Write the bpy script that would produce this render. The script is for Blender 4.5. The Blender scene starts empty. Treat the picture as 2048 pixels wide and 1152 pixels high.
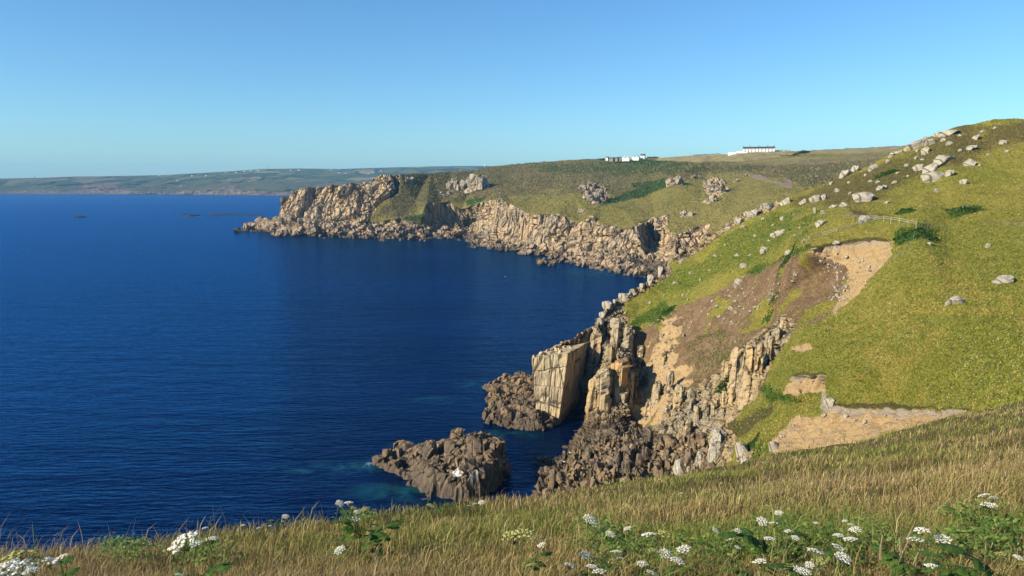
import bpy, bmesh, math, random
import numpy as np
from mathutils import Vector, Matrix, Quaternion
from mathutils.geometry import delaunay_2d_cdt
from mathutils.bvhtree import BVHTree

S = bpy.context.scene
COL = S.collection
rad = math.radians
random.seed(7)
RNG = np.random.default_rng(7)

# ------------------------------------------------------------------ camera, sky, sun, exposure
F = 1490.0                      # focal length in photo pixels (2048 wide)
PITCH = rad(8.02)
H = 60.0                        # eye height above the sea
cam_d = bpy.data.cameras.new('camera')
cam = bpy.data.objects.new('camera', cam_d); COL.objects.link(cam)
cam.location = (0, 0, H); cam.rotation_euler = (rad(90) - PITCH, 0, 0)
cam_d.sensor_width = 36; cam_d.lens = 36 * F / 2048
cam_d.clip_start = 0.1; cam_d.clip_end = 30000
S.camera = cam

SUN_EL, SUN_AZ = rad(27), rad(-115)     # azimuth clockwise from the view direction (+Y)
sun_vec = Vector((math.sin(SUN_AZ) * math.cos(SUN_EL), math.cos(SUN_AZ) * math.cos(SUN_EL), math.sin(SUN_EL)))
w = bpy.data.worlds.new('World'); S.world = w; w.use_nodes = True
nt = w.node_tree; nt.nodes.clear()
sky = nt.nodes.new('ShaderNodeTexSky'); sky.sky_type = 'NISHITA'; sky.sun_disc = False
sky.sun_elevation = SUN_EL; sky.sun_rotation = SUN_AZ; sky.altitude = 60
sky.air_density = 1.0; sky.dust_density = 0.3; sky.ozone_density = 2.0
hsv = nt.nodes.new('ShaderNodeHueSaturation'); hsv.inputs['Saturation'].default_value = 1.11
tint = nt.nodes.new('ShaderNodeMix'); tint.data_type = 'RGBA'; tint.blend_type = 'MULTIPLY'; tint.inputs[0].default_value = 1; tint.inputs[7].default_value = (0.725, 1.095, 1.365, 1)   # white balance of the clear evening air
bg = nt.nodes.new('ShaderNodeBackground'); bg.inputs['Strength'].default_value = 0.068
out = nt.nodes.new('ShaderNodeOutputWorld')
nt.links.new(sky.outputs[0], hsv.inputs['Color']); nt.links.new(hsv.outputs[0], tint.inputs[6]); nt.links.new(tint.outputs[2], bg.inputs[0]); nt.links.new(bg.outputs[0], out.inputs[0])
sl = bpy.data.lights.new('sun', 'SUN'); sl.energy = 4.7; sl.angle = rad(0.5); sl.color = (1.0, 0.86, 0.66)
so = bpy.data.objects.new('sun', sl); COL.objects.link(so)
so.rotation_euler = sun_vec.to_track_quat('Z', 'Y').to_euler()
so.location = (-100, -50, 200)
S.view_settings.view_transform = 'Standard'; S.view_settings.look = 'None'
S.view_settings.exposure = 0.85; S.view_settings.gamma = 1.0
S.render.engine = 'CYCLES'
S.cycles.max_bounces = 5; S.cycles.diffuse_bounces = 1; S.cycles.glossy_bounces = 2
S.cycles.transmission_bounces = 2; S.cycles.transparent_max_bounces = 4; S.cycles.volume_bounces = 0
S.cycles.use_adaptive_sampling = True; S.cycles.adaptive_threshold = 0.02
S.cycles.caustics_reflective = False; S.cycles.caustics_refractive = False

# ------------------------------------------------------------------ survey helpers: photo bearings to metres
CP, SP = math.cos(PITCH), math.sin(PITCH)
def rays(u, v):
    a = (np.asarray(u, float) - 1024) / F; b = (576 - np.asarray(v, float)) / F
    dy = CP + b * SP
    return a / dy, (-SP + b * CP) / dy          # x and z per metre of y
def at(u, v, Y):
    x, z = rays(u, v)
    return np.stack([x * Y, np.broadcast_to(Y, np.shape(x)) * 1.0, H + z * Y], -1)
def y_at_z(u, v, z):
    return (z - H) / rays(u, v)[1]

# ------------------------------------------------------------------ noise (numpy)
def h3(ix, iy, iz, s):
    n = (ix.astype(np.int64) * 73856093) ^ (iy.astype(np.int64) * 19349663) ^ (iz.astype(np.int64) * 83492791) ^ (s * 2654435761)
    n = (n ^ (n >> 13)) * 1274126177 & 0x7fffffff
    n = (n ^ (n >> 16)) * 668265263 & 0x7fffffff
    return ((n ^ (n >> 15)) & 0xffffff) / float(0xffffff)
def vnoise(p, s=0):
    i = np.floor(p); f = p - i; f = f * f * (3 - 2 * f); i = i.astype(np.int64)
    r = 0
    for dx in (0, 1):
        wx = f[:, 0] if dx else 1 - f[:, 0]
        for dy in (0, 1):
            wy = f[:, 1] if dy else 1 - f[:, 1]
            for dz in (0, 1):
                wz = f[:, 2] if dz else 1 - f[:, 2]
                r = r + wx * wy * wz * h3(i[:, 0] + dx, i[:, 1] + dy, i[:, 2] + dz, s)
    return r * 2 - 1
def fbm(p, o=4, s=0):
    a, r = 1.0, 0
    for k in range(o):
        r = r + a * vnoise(p * 2 ** k + 17.3 * k, s + k); a *= 0.5
    return r / 1.6
def worley(p, s=0):
    i = np.floor(p).astype(np.int64); f1 = np.full(len(p), 9.0); f2 = f1.copy(); cid = np.zeros(len(p)); gx = np.zeros((len(p), 3))
    for dx in (-1, 0, 1):
        for dy in (-1, 0, 1):
            for dz in (-1, 0, 1):
                c = i + np.array([dx, dy, dz])
                q = np.stack([h3(c[:, 0], c[:, 1], c[:, 2], s + k) for k in (1, 2, 3)], -1) * 0.9 + 0.05
                dv = c + q - p
                d = np.sqrt((dv ** 2).sum(1))
                n1 = d < f1
                f2 = np.where(n1, f1, np.minimum(f2, d))
                cid = np.where(n1, h3(c[:, 0], c[:, 1], c[:, 2], s + 9), cid)
                gx = np.where(n1[:, None], dv, gx)
                f1 = np.where(n1, d, f1)
    return f1, f2, cid, gx
def sstep(a, b, x):
    t = np.clip((x - a) / (b - a), 0, 1); return t * t * (3 - 2 * t)
def blocks(p, size, s=0, crack=0.45):
    """joint-bounded blocks of rock: an offset for each block, a tilt across it and a crack between blocks"""
    q = p / np.array(size)
    q = q + 0.18 * np.stack([vnoise(q * 1.3, s + 31), vnoise(q * 1.3, s + 32), vnoise(q * 1.3, s + 33)], -1)
    f1, f2, c, g = worley(q, s)
    c2 = (c * 7.13) % 1 - 0.5; c3 = (c * 13.7) % 1 - 0.5
    return (c - 0.5) + 0.7 * (g[:, 0] * c2 + g[:, 1] * c3) - crack * (1 - sstep(0.0, 0.13, f2 - f1))
def poly_mask(u, v, poly, soft, jit=None):
    """1 inside a closed outline, 0 outside, soft edge"""
    x, y = u.ravel(), v.ravel(); n = len(poly)
    ins = np.zeros(len(x), bool); dmin = np.full(len(x), 1e9)
    for k in range(n):
        ax, ay = poly[k]; bx, by = poly[(k + 1) % n]
        if ay != by:
            c = ((ay > y) != (by > y)) & (x < (bx - ax) * (y - ay) / (by - ay) + ax); ins ^= c
        L = (bx - ax) ** 2 + (by - ay) ** 2 + 1e-9
        t = np.clip(((x - ax) * (bx - ax) + (y - ay) * (by - ay)) / L, 0, 1)
        dmin = np.minimum(dmin, (x - ax - t * (bx - ax)) ** 2 + (y - ay - t * (by - ay)) ** 2)
    sd = np.where(ins, 1, -1) * np.sqrt(dmin)
    if jit is not None: sd = sd + jit.ravel()
    return sstep(-soft, soft, sd).reshape(u.shape)

# ------------------------------------------------------------------ object helpers
def tag(o, label=None, cat=None, group=None, kind=None):
    if label: o['label'] = label
    if cat: o['category'] = cat
    if group: o['group'] = group
    if kind: o['kind'] = kind
    return o
def empty(name, loc, label, cat, group=None, rz=0):
    o = bpy.data.objects.new(name, None); COL.objects.link(o); o.location = loc; o.rotation_euler.z = rz
    o.empty_display_size = 0.2
    return tag(o, label, cat, group)
def mesh_np(name, verts, faces, mat=None, smooth=True, parent=None, quads=True):
    me = bpy.data.meshes.new(name)
    verts = np.asarray(verts, np.float32); faces = np.asarray(faces, np.int32)
    k = faces.shape[1]
    me.vertices.add(len(verts)); me.vertices.foreach_set('co', verts.ravel())
    me.loops.add(faces.size); me.loops.foreach_set('vertex_index', faces.ravel())
    me.polygons.add(len(faces)); me.polygons.foreach_set('loop_start', np.arange(0, faces.size, k, dtype=np.int32))
    if np.ndim(smooth) == 0: smooth = np.full(len(faces), bool(smooth))
    me.polygons.foreach_set('use_smooth', smooth)
    me.update(calc_edges=True); me.validate()
    o = bpy.data.objects.new(name, me); COL.objects.link(o)
    if mat:
        for m in (mat if isinstance(mat, (list, tuple)) else [mat]): me.materials.append(m)
    if parent: o.parent = parent
    return o
def bm_obj(name, bm, mat, parent=None, smooth=False):
    me = bpy.data.meshes.new(name); bm.normal_update(); bm.to_mesh(me); bm.free()
    for p in me.polygons: p.use_smooth = smooth
    o = bpy.data.objects.new(name, me); COL.objects.link(o)
    for m in (mat if isinstance(mat, (list, tuple)) else [mat]): me.materials.append(m)
    if parent: o.parent = parent
    return o
def col_attr(o, name, rgba):
    a = o.data.color_attributes.new(name, 'FLOAT_COLOR', 'POINT')
    a.data.foreach_set('color', np.asarray(rgba, np.float32).ravel())
def box(bm, x0, x1, y0, y1, z0, z1):
    v = [bm.verts.new(c) for c in ((x0, y0, z0), (x1, y0, z0), (x1, y1, z0), (x0, y1, z0), (x0, y0, z1), (x1, y0, z1), (x1, y1, z1), (x0, y1, z1))]
    for f in ((3, 2, 1, 0), (4, 5, 6, 7), (0, 1, 5, 4), (1, 2, 6, 5), (2, 3, 7, 6), (3, 0, 4, 7)): bm.faces.new([v[i] for i in f])
def tube(bm, pts, r0, r1, n=5, mi=0):
    pts = [Vector(p) for p in pts]; rings = []
    for i, p in enumerate(pts):
        d = (pts[min(i + 1, len(pts) - 1)] - pts[max(i - 1, 0)]).normalized()
        a = d.orthogonal().normalized(); b = d.cross(a); r = r0 + (r1 - r0) * i / max(1, len(pts) - 1)
        rings.append([bm.verts.new(p + (a * math.cos(t) + b * math.sin(t)) * r) for t in [2 * math.pi * k / n for k in range(n)]])
    for A, B in zip(rings, rings[1:]):
        for k in range(n):
            f = bm.faces.new((A[k], A[(k + 1) % n], B[(k + 1) % n], B[k])); f.material_index = mi
    for R in (rings[0][::-1], rings[-1]):
        f = bm.faces.new(R); f.material_index = mi

# ------------------------------------------------------------------ materials
class NT:
    def __init__(s, name):
        s.m = bpy.data.materials.new(name); s.m.use_nodes = True; s.t = s.m.node_tree; s.t.nodes.clear()
        s.o = s.n('ShaderNodeOutputMaterial'); s.p = s.n('ShaderNodeBsdfPrincipled'); s.l(s.p.outputs[0], s.o.inputs[0])
        s.p.inputs['Roughness'].default_value = 0.9; s.p.inputs['Specular IOR Level'].default_value = 0.2
        s.co = s.n('ShaderNodeTexCoord').outputs['Object']
    def n(s, k, **kw):
        x = s.t.nodes.new(k)
        for a, b in kw.items(): setattr(x, a, b)
        return x
    def l(s, a, b): s.t.links.new(a, b)
    def put(s, sock, v):
        if hasattr(v, 'is_output'): s.l(v, sock)
        else: sock.default_value = v if not isinstance(v, tuple) or len(v) != 3 or sock.type == 'VECTOR' else (*v, 1)
    def mapping(s, scale=(1, 1, 1), rot=(0, 0, 0), loc=(0, 0, 0)):
        x = s.n('ShaderNodeMapping'); s.l(s.co, x.inputs[0])
        x.inputs['Scale'].default_value = scale; x.inputs['Rotation'].default_value = rot; x.inputs['Location'].default_value = loc
        return x.outputs[0]
    def noise(s, scale, detail=5, rough=0.6, vec=None, dist=0.0):
        x = s.n('ShaderNodeTexNoise'); s.l(vec if vec else s.co, x.inputs['Vector'])
        x.inputs['Scale'].default_value = scale; x.inputs['Detail'].default_value = detail; x.inputs['Roughness'].default_value = rough; x.inputs['Distortion'].default_value = dist
        return x.outputs['Fac']
    def voro(s, scale, feat='F1', vec=None, out='Distance'):
        x = s.n('ShaderNodeTexVoronoi', feature=feat); s.l(vec if vec else s.co, x.inputs['Vector']); x.inputs['Scale'].default_value = scale
        return x.outputs[out]
    def ramp(s, fac, a, b):
        x = s.n('ShaderNodeMapRange', interpolation_type='SMOOTHSTEP'); s.put(x.inputs[0], fac); x.inputs[1].default_value = a; x.inputs[2].default_value = b
        return x.outputs[0]
    def mix(s, fac, a, b, mode='MIX'):
        x = s.n('ShaderNodeMix', data_type='RGBA', blend_type=mode); s.put(x.inputs[0], fac); s.put(x.inputs[6], a); s.put(x.inputs[7], b)
        return x.outputs[2]
    def math(s, op, a, b=0.0):
        x = s.n('ShaderNodeMath', operation=op); s.put(x.inputs[0], a); s.put(x.inputs[1], b); return x.outputs[0]
    def attr(s, name):
        x = s.n('ShaderNodeAttribute', attribute_name=name); return x
    def bump(s, h, dist, strength=1.0, normal=None):
        x = s.n('ShaderNodeBump'); s.put(x.inputs['Height'], h); x.inputs['Distance'].default_value = dist; x.inputs['Strength'].default_value = strength
        if normal: s.l(normal, x.inputs['Normal'])
        return x.outputs[0]

def rock_colour(t, k, tan, grey, dark, lichen, wetz):
    n1 = t.noise(0.09 / k, 6, 0.65); n2 = t.noise(0.9 / k, 6, 0.7)
    streak = t.noise(1.0, 5, 0.6, t.mapping((0.5 / k, 0.5 / k, 0.07 / k)))
    c = t.mix(t.ramp(n1, 0.40, 0.62), tan, grey)
    c = t.mix(t.math('MULTIPLY', t.ramp(streak, 0.5, 0.68), 0.65), c, dark)
    c = t.mix(t.math('MULTIPLY', t.ramp(n2, 0.52, 0.66), 0.55), c, lichen)
    cr = t.voro(0.34 / k, 'DISTANCE_TO_EDGE', t.mapping((1, 1, 0.22), loc=(3, 1, 0)))
    st2 = t.noise(1.0, 4, 0.6, t.mapping((1.7 / k, 1.7 / k, 0.22 / k)))
    c = t.mix(t.math('MULTIPLY', t.math('SUBTRACT', 1.0, t.ramp(cr, 0.0, 0.06)), 0.8), c, tuple(x * 0.22 for x in dark))
    c = t.mix(t.math('MULTIPLY', t.ramp(st2, 0.55, 0.68), 0.5), c, tuple(x * 0.6 for x in dark))
    if wetz:
        g = t.n('ShaderNodeSeparateXYZ'); t.l(t.co, g.inputs[0])
        zz = t.math('ADD', g.outputs[2], t.math('MULTIPLY', t.math('SUBTRACT', n1, 0.5), -wetz * 1.6))
        wet = t.math('SUBTRACT', 1.0, t.ramp(zz, wetz * 0.35, wetz))
        c = t.mix(t.math('MULTIPLY', wet, 0.8), c, t.mix(n2, (0.045, 0.036, 0.028), (0.13, 0.10, 0.075)))
    h = t.math('ADD', t.math('MULTIPLY', t.ramp(cr, 0.0, 0.12), 0.8), t.math('ADD', t.math('MULTIPLY', n2, 0.9), t.math('ADD', t.math('MULTIPLY', st2, 0.9), t.math('MULTIPLY', streak, 0.8))))
    return c, h

def terrain_mat(name, k, grass, heath, soil, lush, rock, wetz, tuft=1.0, flowers=0.0, bare=((0.36, 0.31, 0.16), (0.26, 0.23, 0.11))):
    t = NT(name)
    m = t.attr('mask'); m2 = t.attr('mask2')
    sp = t.n('ShaderNodeSeparateColor'); t.l(m.outputs['Color'], sp.inputs[0])
    sp2 = t.n('ShaderNodeSeparateColor'); t.l(m2.outputs['Color'], sp2.inputs[0])
    big = t.noise(0.035 / k, 4, 0.6); mid = t.noise(0.35 / k, 6, 0.7); fin = t.noise(2.2 / k, 5, 0.75)
    g = t.mix(t.ramp(big, 0.35, 0.65), grass[0], grass[1])
    g = t.mix(t.math('MULTIPLY', t.ramp(mid, 0.45, 0.65), 0.6), g, grass[2])
    g = t.mix(t.math('MULTIPLY', t.ramp(fin, 0.48, 0.62), 0.55), g, grass[3])
    if flowers:
        fl = t.voro(1.5 / k); g = t.mix(t.math('MULTIPLY', t.math('LESS_THAN', fl, 0.09), flowers), g, (0.6, 0.58, 0.4))
    hm = t.mix(t.ramp(mid, 0.4, 0.62), heath[0], heath[1]); hm = t.mix(t.math('MULTIPLY', t.ramp(fin, 0.45, 0.65), 0.7), hm, heath[2])
    hm = t.mix(t.math('MULTIPLY', t.ramp(big, 0.45, 0.6), 0.5), hm, heath[3])
    lu = t.mix(t.ramp(fin, 0.4, 0.62), lush[0], lush[1])
    s_ = t.mix(t.ramp(mid, 0.38, 0.62), soil[0], soil[1]); s_ = t.mix(t.math('MULTIPLY', t.ramp(fin, 0.5, 0.68), 0.7), s_, soil[2])
    rc, rh = rock_colour(t, k, *rock, wetz)
    def edge(a, amp=0.5): return t.ramp(t.math('ADD', a, t.math('MULTIPLY', t.math('SUBTRACT', fin, 0.5), amp * 2)), 0.35, 0.65)
    R, G, B = (edge(sp.outputs[i], 0.7) for i in range(3)); A = edge(m.outputs['Alpha'], 0.9)
    c = t.mix(B, g, hm); c = t.mix(A, c, lu); c = t.mix(edge(sp2.outputs[0], 0.3), c, t.mix(t.math('MULTIPLY', t.ramp(fin, 0.55, 0.7), 0.5), t.mix(t.ramp(mid, 0.4, 0.6), bare[0], bare[1]), tuple(x * 1.5 for x in bare[0])))
    c = t.mix(edge(sp2.outputs[1], 0.4), c, t.mix(mid, (0.33, 0.27, 0.20), (0.24, 0.19, 0.14)))
    c = t.mix(G, c, s_); c = t.mix(R, c, rc)
    c = t.mix(t.math('MULTIPLY', edge(sp2.outputs[2], 0.5), 0.8), c, t.mix(fin, (0.36, 0.30, 0.25), (0.50, 0.44, 0.37)))
    t.l(c, t.p.inputs['Base Color'])
    gh = t.math('ADD', t.math('MULTIPLY', fin, 1.1), t.math('MULTIPLY', mid, 1.3))
    hx = t.n('ShaderNodeMix', data_type='FLOAT'); t.put(hx.inputs[0], R); t.put(hx.inputs[2], gh); t.put(hx.inputs[3], rh)
    t.l(t.bump(hx.outputs[0], 0.7 * k * tuft, 1.0), t.p.inputs['Normal'])
    t.p.inputs['Roughness'].default_value = 0.95; t.p.inputs['Specular IOR Level'].default_value = 0.1
    return t.m

def rock_mat(name, tan, grey, dark, lichen, wetz=0.0, k=1.0, spots=None, guano=None):
    t = NT(name); c, h = rock_colour(t, k, tan, grey, dark, lichen, wetz)
    if spots:
        sx = t.math('MULTIPLY', t.ramp(t.noise(1.3 / k, 4, 0.6), 0.60, 0.68), t.ramp(t.noise(0.15 / k, 2, 0.5), 0.45, 0.6)); c = t.mix(sx, c, spots)
    if guano:
        a = t.attr('mask'); sp = t.n('ShaderNodeSeparateColor'); t.l(a.outputs['Color'], sp.inputs[0])
        n = t.noise(1.0, 5, 0.6, t.mapping((1.4, 1.4, 0.25)))
        c = t.mix(t.ramp(t.math('ADD', sp.outputs[0], t.math('SUBTRACT', n, 0.5)), 0.5, 0.75), c, guano)
    t.l(c, t.p.inputs['Base Color']); t.l(t.bump(h, 0.35 * k, 0.8), t.p.inputs['Normal'])
    return t.m

def plain(name, col, rough=0.8, var=0.25, scale=3.0, spec=0.2):
    t = NT(name); n = t.noise(scale, 4, 0.6)
    t.l(t.mix(n, tuple(x * (1 - var) for x in col), tuple(min(1, x * (1 + var)) for x in col)), t.p.inputs['Base Color'])
    t.p.inputs['Roughness'].default_value = rough; t.p.inputs['Specular IOR Level'].default_value = spec
    return t.m
def leafy(name, attr=None, col=None, trans=0.35, var=None):
    t = NT(name)
    if attr: c = t.attr(attr).outputs['Color']
    else: c = t.mix(t.ramp(t.noise(9.0, 3, 0.6), 0.4, 0.62), col, var or tuple(x * 0.6 for x in col))
    t.l(c, t.p.inputs['Base Color']); t.p.inputs['Roughness'].default_value = 0.7
    tr = t.n('ShaderNodeBsdfTranslucent'); t.l(c, tr.inputs[0]); mx = t.n('ShaderNodeMixShader'); mx.inputs[0].default_value = trans
    t.l(t.p.outputs[0], mx.inputs[1]); t.l(tr.outputs[0], mx.inputs[2]); t.l(mx.outputs[0], t.o.inputs[0])
    return t.m

GRASS = ((0.29, 0.26, 0.05), (0.20, 0.205, 0.036), (0.37, 0.325, 0.08), (0.13, 0.145, 0.026))
HEATH = ((0.115, 0.085, 0.040), (0.070, 0.075, 0.025), (0.15, 0.115, 0.055), (0.105, 0.110, 0.030))
SOIL = ((0.55, 0.39, 0.19), (0.48, 0.35, 0.20), (0.30, 0.19, 0.09))
LUSH = ((0.060, 0.115, 0.016), (0.11, 0.16, 0.024))
ROCK = ((0.40, 0.295, 0.155), (0.31, 0.265, 0.18), (0.11, 0.085, 0.06), (0.46, 0.41, 0.28))
FGRASS = ((0.16, 0.125, 0.045), (0.115, 0.11, 0.03), (0.20, 0.15, 0.06), (0.07, 0.06, 0.02))
FHEATH = ((0.18, 0.14, 0.07), (0.115, 0.118, 0.045), (0.23, 0.18, 0.09), (0.10, 0.12, 0.038))
FGR = ((0.25, 0.215, 0.066), (0.19, 0.18, 0.05), (0.29, 0.26, 0.09), (0.14, 0.135, 0.038))
M_hill = terrain_mat('hill_ground', 1.0, GRASS, HEATH, SOIL, LUSH, ROCK, 7.0, flowers=0.6, bare=((0.27, 0.185, 0.105), (0.19, 0.125, 0.07)))
M_head = terrain_mat('headland_ground', 3.2, FGR, FHEATH, ((0.45, 0.31, 0.19), (0.40, 0.29, 0.19), (0.25, 0.17, 0.11)), ((0.035, 0.075, 0.020), (0.055, 0.095, 0.026)),
                     ((0.50, 0.37, 0.215), (0.37, 0.31, 0.215), (0.14, 0.11, 0.08), (0.55, 0.47, 0.33)), 7.0)
M_fore = terrain_mat('foreground_ground', 0.35, FGRASS, HEATH, SOIL, LUSH, ROCK, 0.0, tuft=0.6)
M_rock = rock_mat('cliff_granite', *ROCK, wetz=4.0, spots=(0.42, 0.24, 0.05))
M_dark = rock_mat('tidal_granite', (0.225, 0.158, 0.09), (0.12, 0.094, 0.068), (0.026, 0.022, 0.019), (0.27, 0.215, 0.135), wetz=2.6, guano=(0.60, 0.59, 0.56))
M_reef = rock_mat('reef_rock', (0.06, 0.05, 0.04), (0.045, 0.04, 0.035), (0.02, 0.018, 0.016), (0.09, 0.08, 0.065))
M_lichen = rock_mat('lichen_granite', (0.33, 0.30, 0.23), (0.37, 0.345, 0.28), (0.14, 0.125, 0.10), (0.50, 0.48, 0.41), k=0.3, spots=(0.09, 0.08, 0.065))
M_far_rock = rock_mat('headland_granite', (0.33, 0.27, 0.19), (0.29, 0.26, 0.20), (0.11, 0.095, 0.075), (0.40, 0.37, 0.29), k=2.2)

# ------------------------------------------------------------------ land surfaces from surveyed points
def surface(ctrl, U, V, blur):
    """ctrl: (u, v, Y) or (u, v, None, z).  Facets through the points, plane by plane, then eased."""
    pts, wv = [], []
    for c in ctrl:
        Y = c[2] if c[2] is not None else float(y_at_z(c[0], c[1], c[3]))
        pts.append((c[0], c[1])); wv.append(1.0 / Y)
    r = delaunay_2d_cdt([Vector(p) for p in pts], [], [], 0, 1e-4)
    ov, of, om = r[0], r[2], r[3]
    wo = [wv[m[0]] for m in om]
    W = np.full(U.shape, np.nan)
    for f in of:
        (ax, ay), (bx, by), (cx, cy) = [tuple(ov[i]) for i in f]; wa, wb, wc = [wo[i] for i in f]
        sel = (U >= min(ax, bx, cx) - .01) & (U <= max(ax, bx, cx) + .01) & (V >= min(ay, by, cy) - .01) & (V <= max(ay, by, cy) + .01) & np.isnan(W)
        ii = np.nonzero(sel)
        if not len(ii[0]): continue
        d = (by - cy) * (ax - cx) + (cx - bx) * (ay - cy)
        if abs(d) < 1e-9: continue
        l1 = ((by - cy) * (U[ii] - cx) + (cx - bx) * (V[ii] - cy)) / d
        l2 = ((cy - ay) * (U[ii] - cx) + (ax - cx) * (V[ii] - cy)) / d
        l3 = 1 - l1 - l2; ok = (l1 > -1e-6) & (l2 > -1e-6) & (l3 > -1e-6)
        W[ii[0][ok], ii[1][ok]] = (l1 * wa + l2 * wb + l3 * wc)[ok]
    bad = np.nonzero(np.isnan(W))
    if len(bad[0]):
        P = np.array(pts); d = (U[bad][:, None] - P[:, 0]) ** 2 + (V[bad][:, None] - P[:, 1]) ** 2
        W[bad] = np.array(wv)[d.argmin(1)]
    return gblur(W, blur)
def gblur(W, r):
    for ax, k in ((0, r[0]), (1, r[1])):
        if k < 1: continue
        for _ in range(2):
            pad = [(0, 0)] * W.ndim; pad[ax] = (k, k); A = np.pad(W, pad, mode='edge'); c = np.cumsum(A, ax)
            z = np.zeros_like(np.take(c, [0], ax)); c = np.concatenate([z, c], ax); n = 2 * k + 1
            W = (np.take(c, range(n, c.shape[ax]), ax) - np.take(c, range(0, c.shape[ax] - n), ax)) / n
    return W
def grid_normals(P, r=2):
    du = np.gradient(P, axis=0); dv = np.gradient(P, axis=1)
    n = np.cross(dv, du); n /= np.linalg.norm(n, axis=-1, keepdims=True) + 1e-9
    if r: n = gblur(n, (r, r)); n /= np.linalg.norm(n, axis=-1, keepdims=True) + 1e-9
    return n
def grid_faces(n, m):
    i = np.arange(n - 1)[:, None] * m + np.arange(m - 1)[None]
    return np.stack([i, i + 1, i + m + 1, i + m], -1).reshape(-1, 4)
def land(name, P, masks, masks2, mat, flat=None):
    n, m = P.shape[:2]
    fc = grid_faces(n, m)
    sm = True if flat is None else (flat.ravel()[fc].mean(1) < 0.5)
    o = mesh_np(name, P.reshape(-1, 3), fc, mat, sm)
    col_attr(o, 'mask', masks.reshape(-1, 4)); col_attr(o, 'mask2', masks2.reshape(-1, 4))
    return o
def profile(us, pts):
    p = np.array(pts, float); return np.interp(us, p[:, 0], p[:, 1])
def bvh(o):
    me = o.data; return BVHTree.FromPolygons([v.co.copy() for v in me.vertices], [tuple(p.vertices) for p in me.polygons])
CAM = Vector((0, 0, H))
def hit(tree, u, v):
    x, z = rays(u, v); d = Vector((float(x), 1.0, float(z))).normalized()
    return tree.ray_cast(CAM, d)
def drop(tree, x, y):
    r = tree.ray_cast(Vector((x, y, 400)), Vector((0, 0, -1)))
    return r[0]

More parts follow.
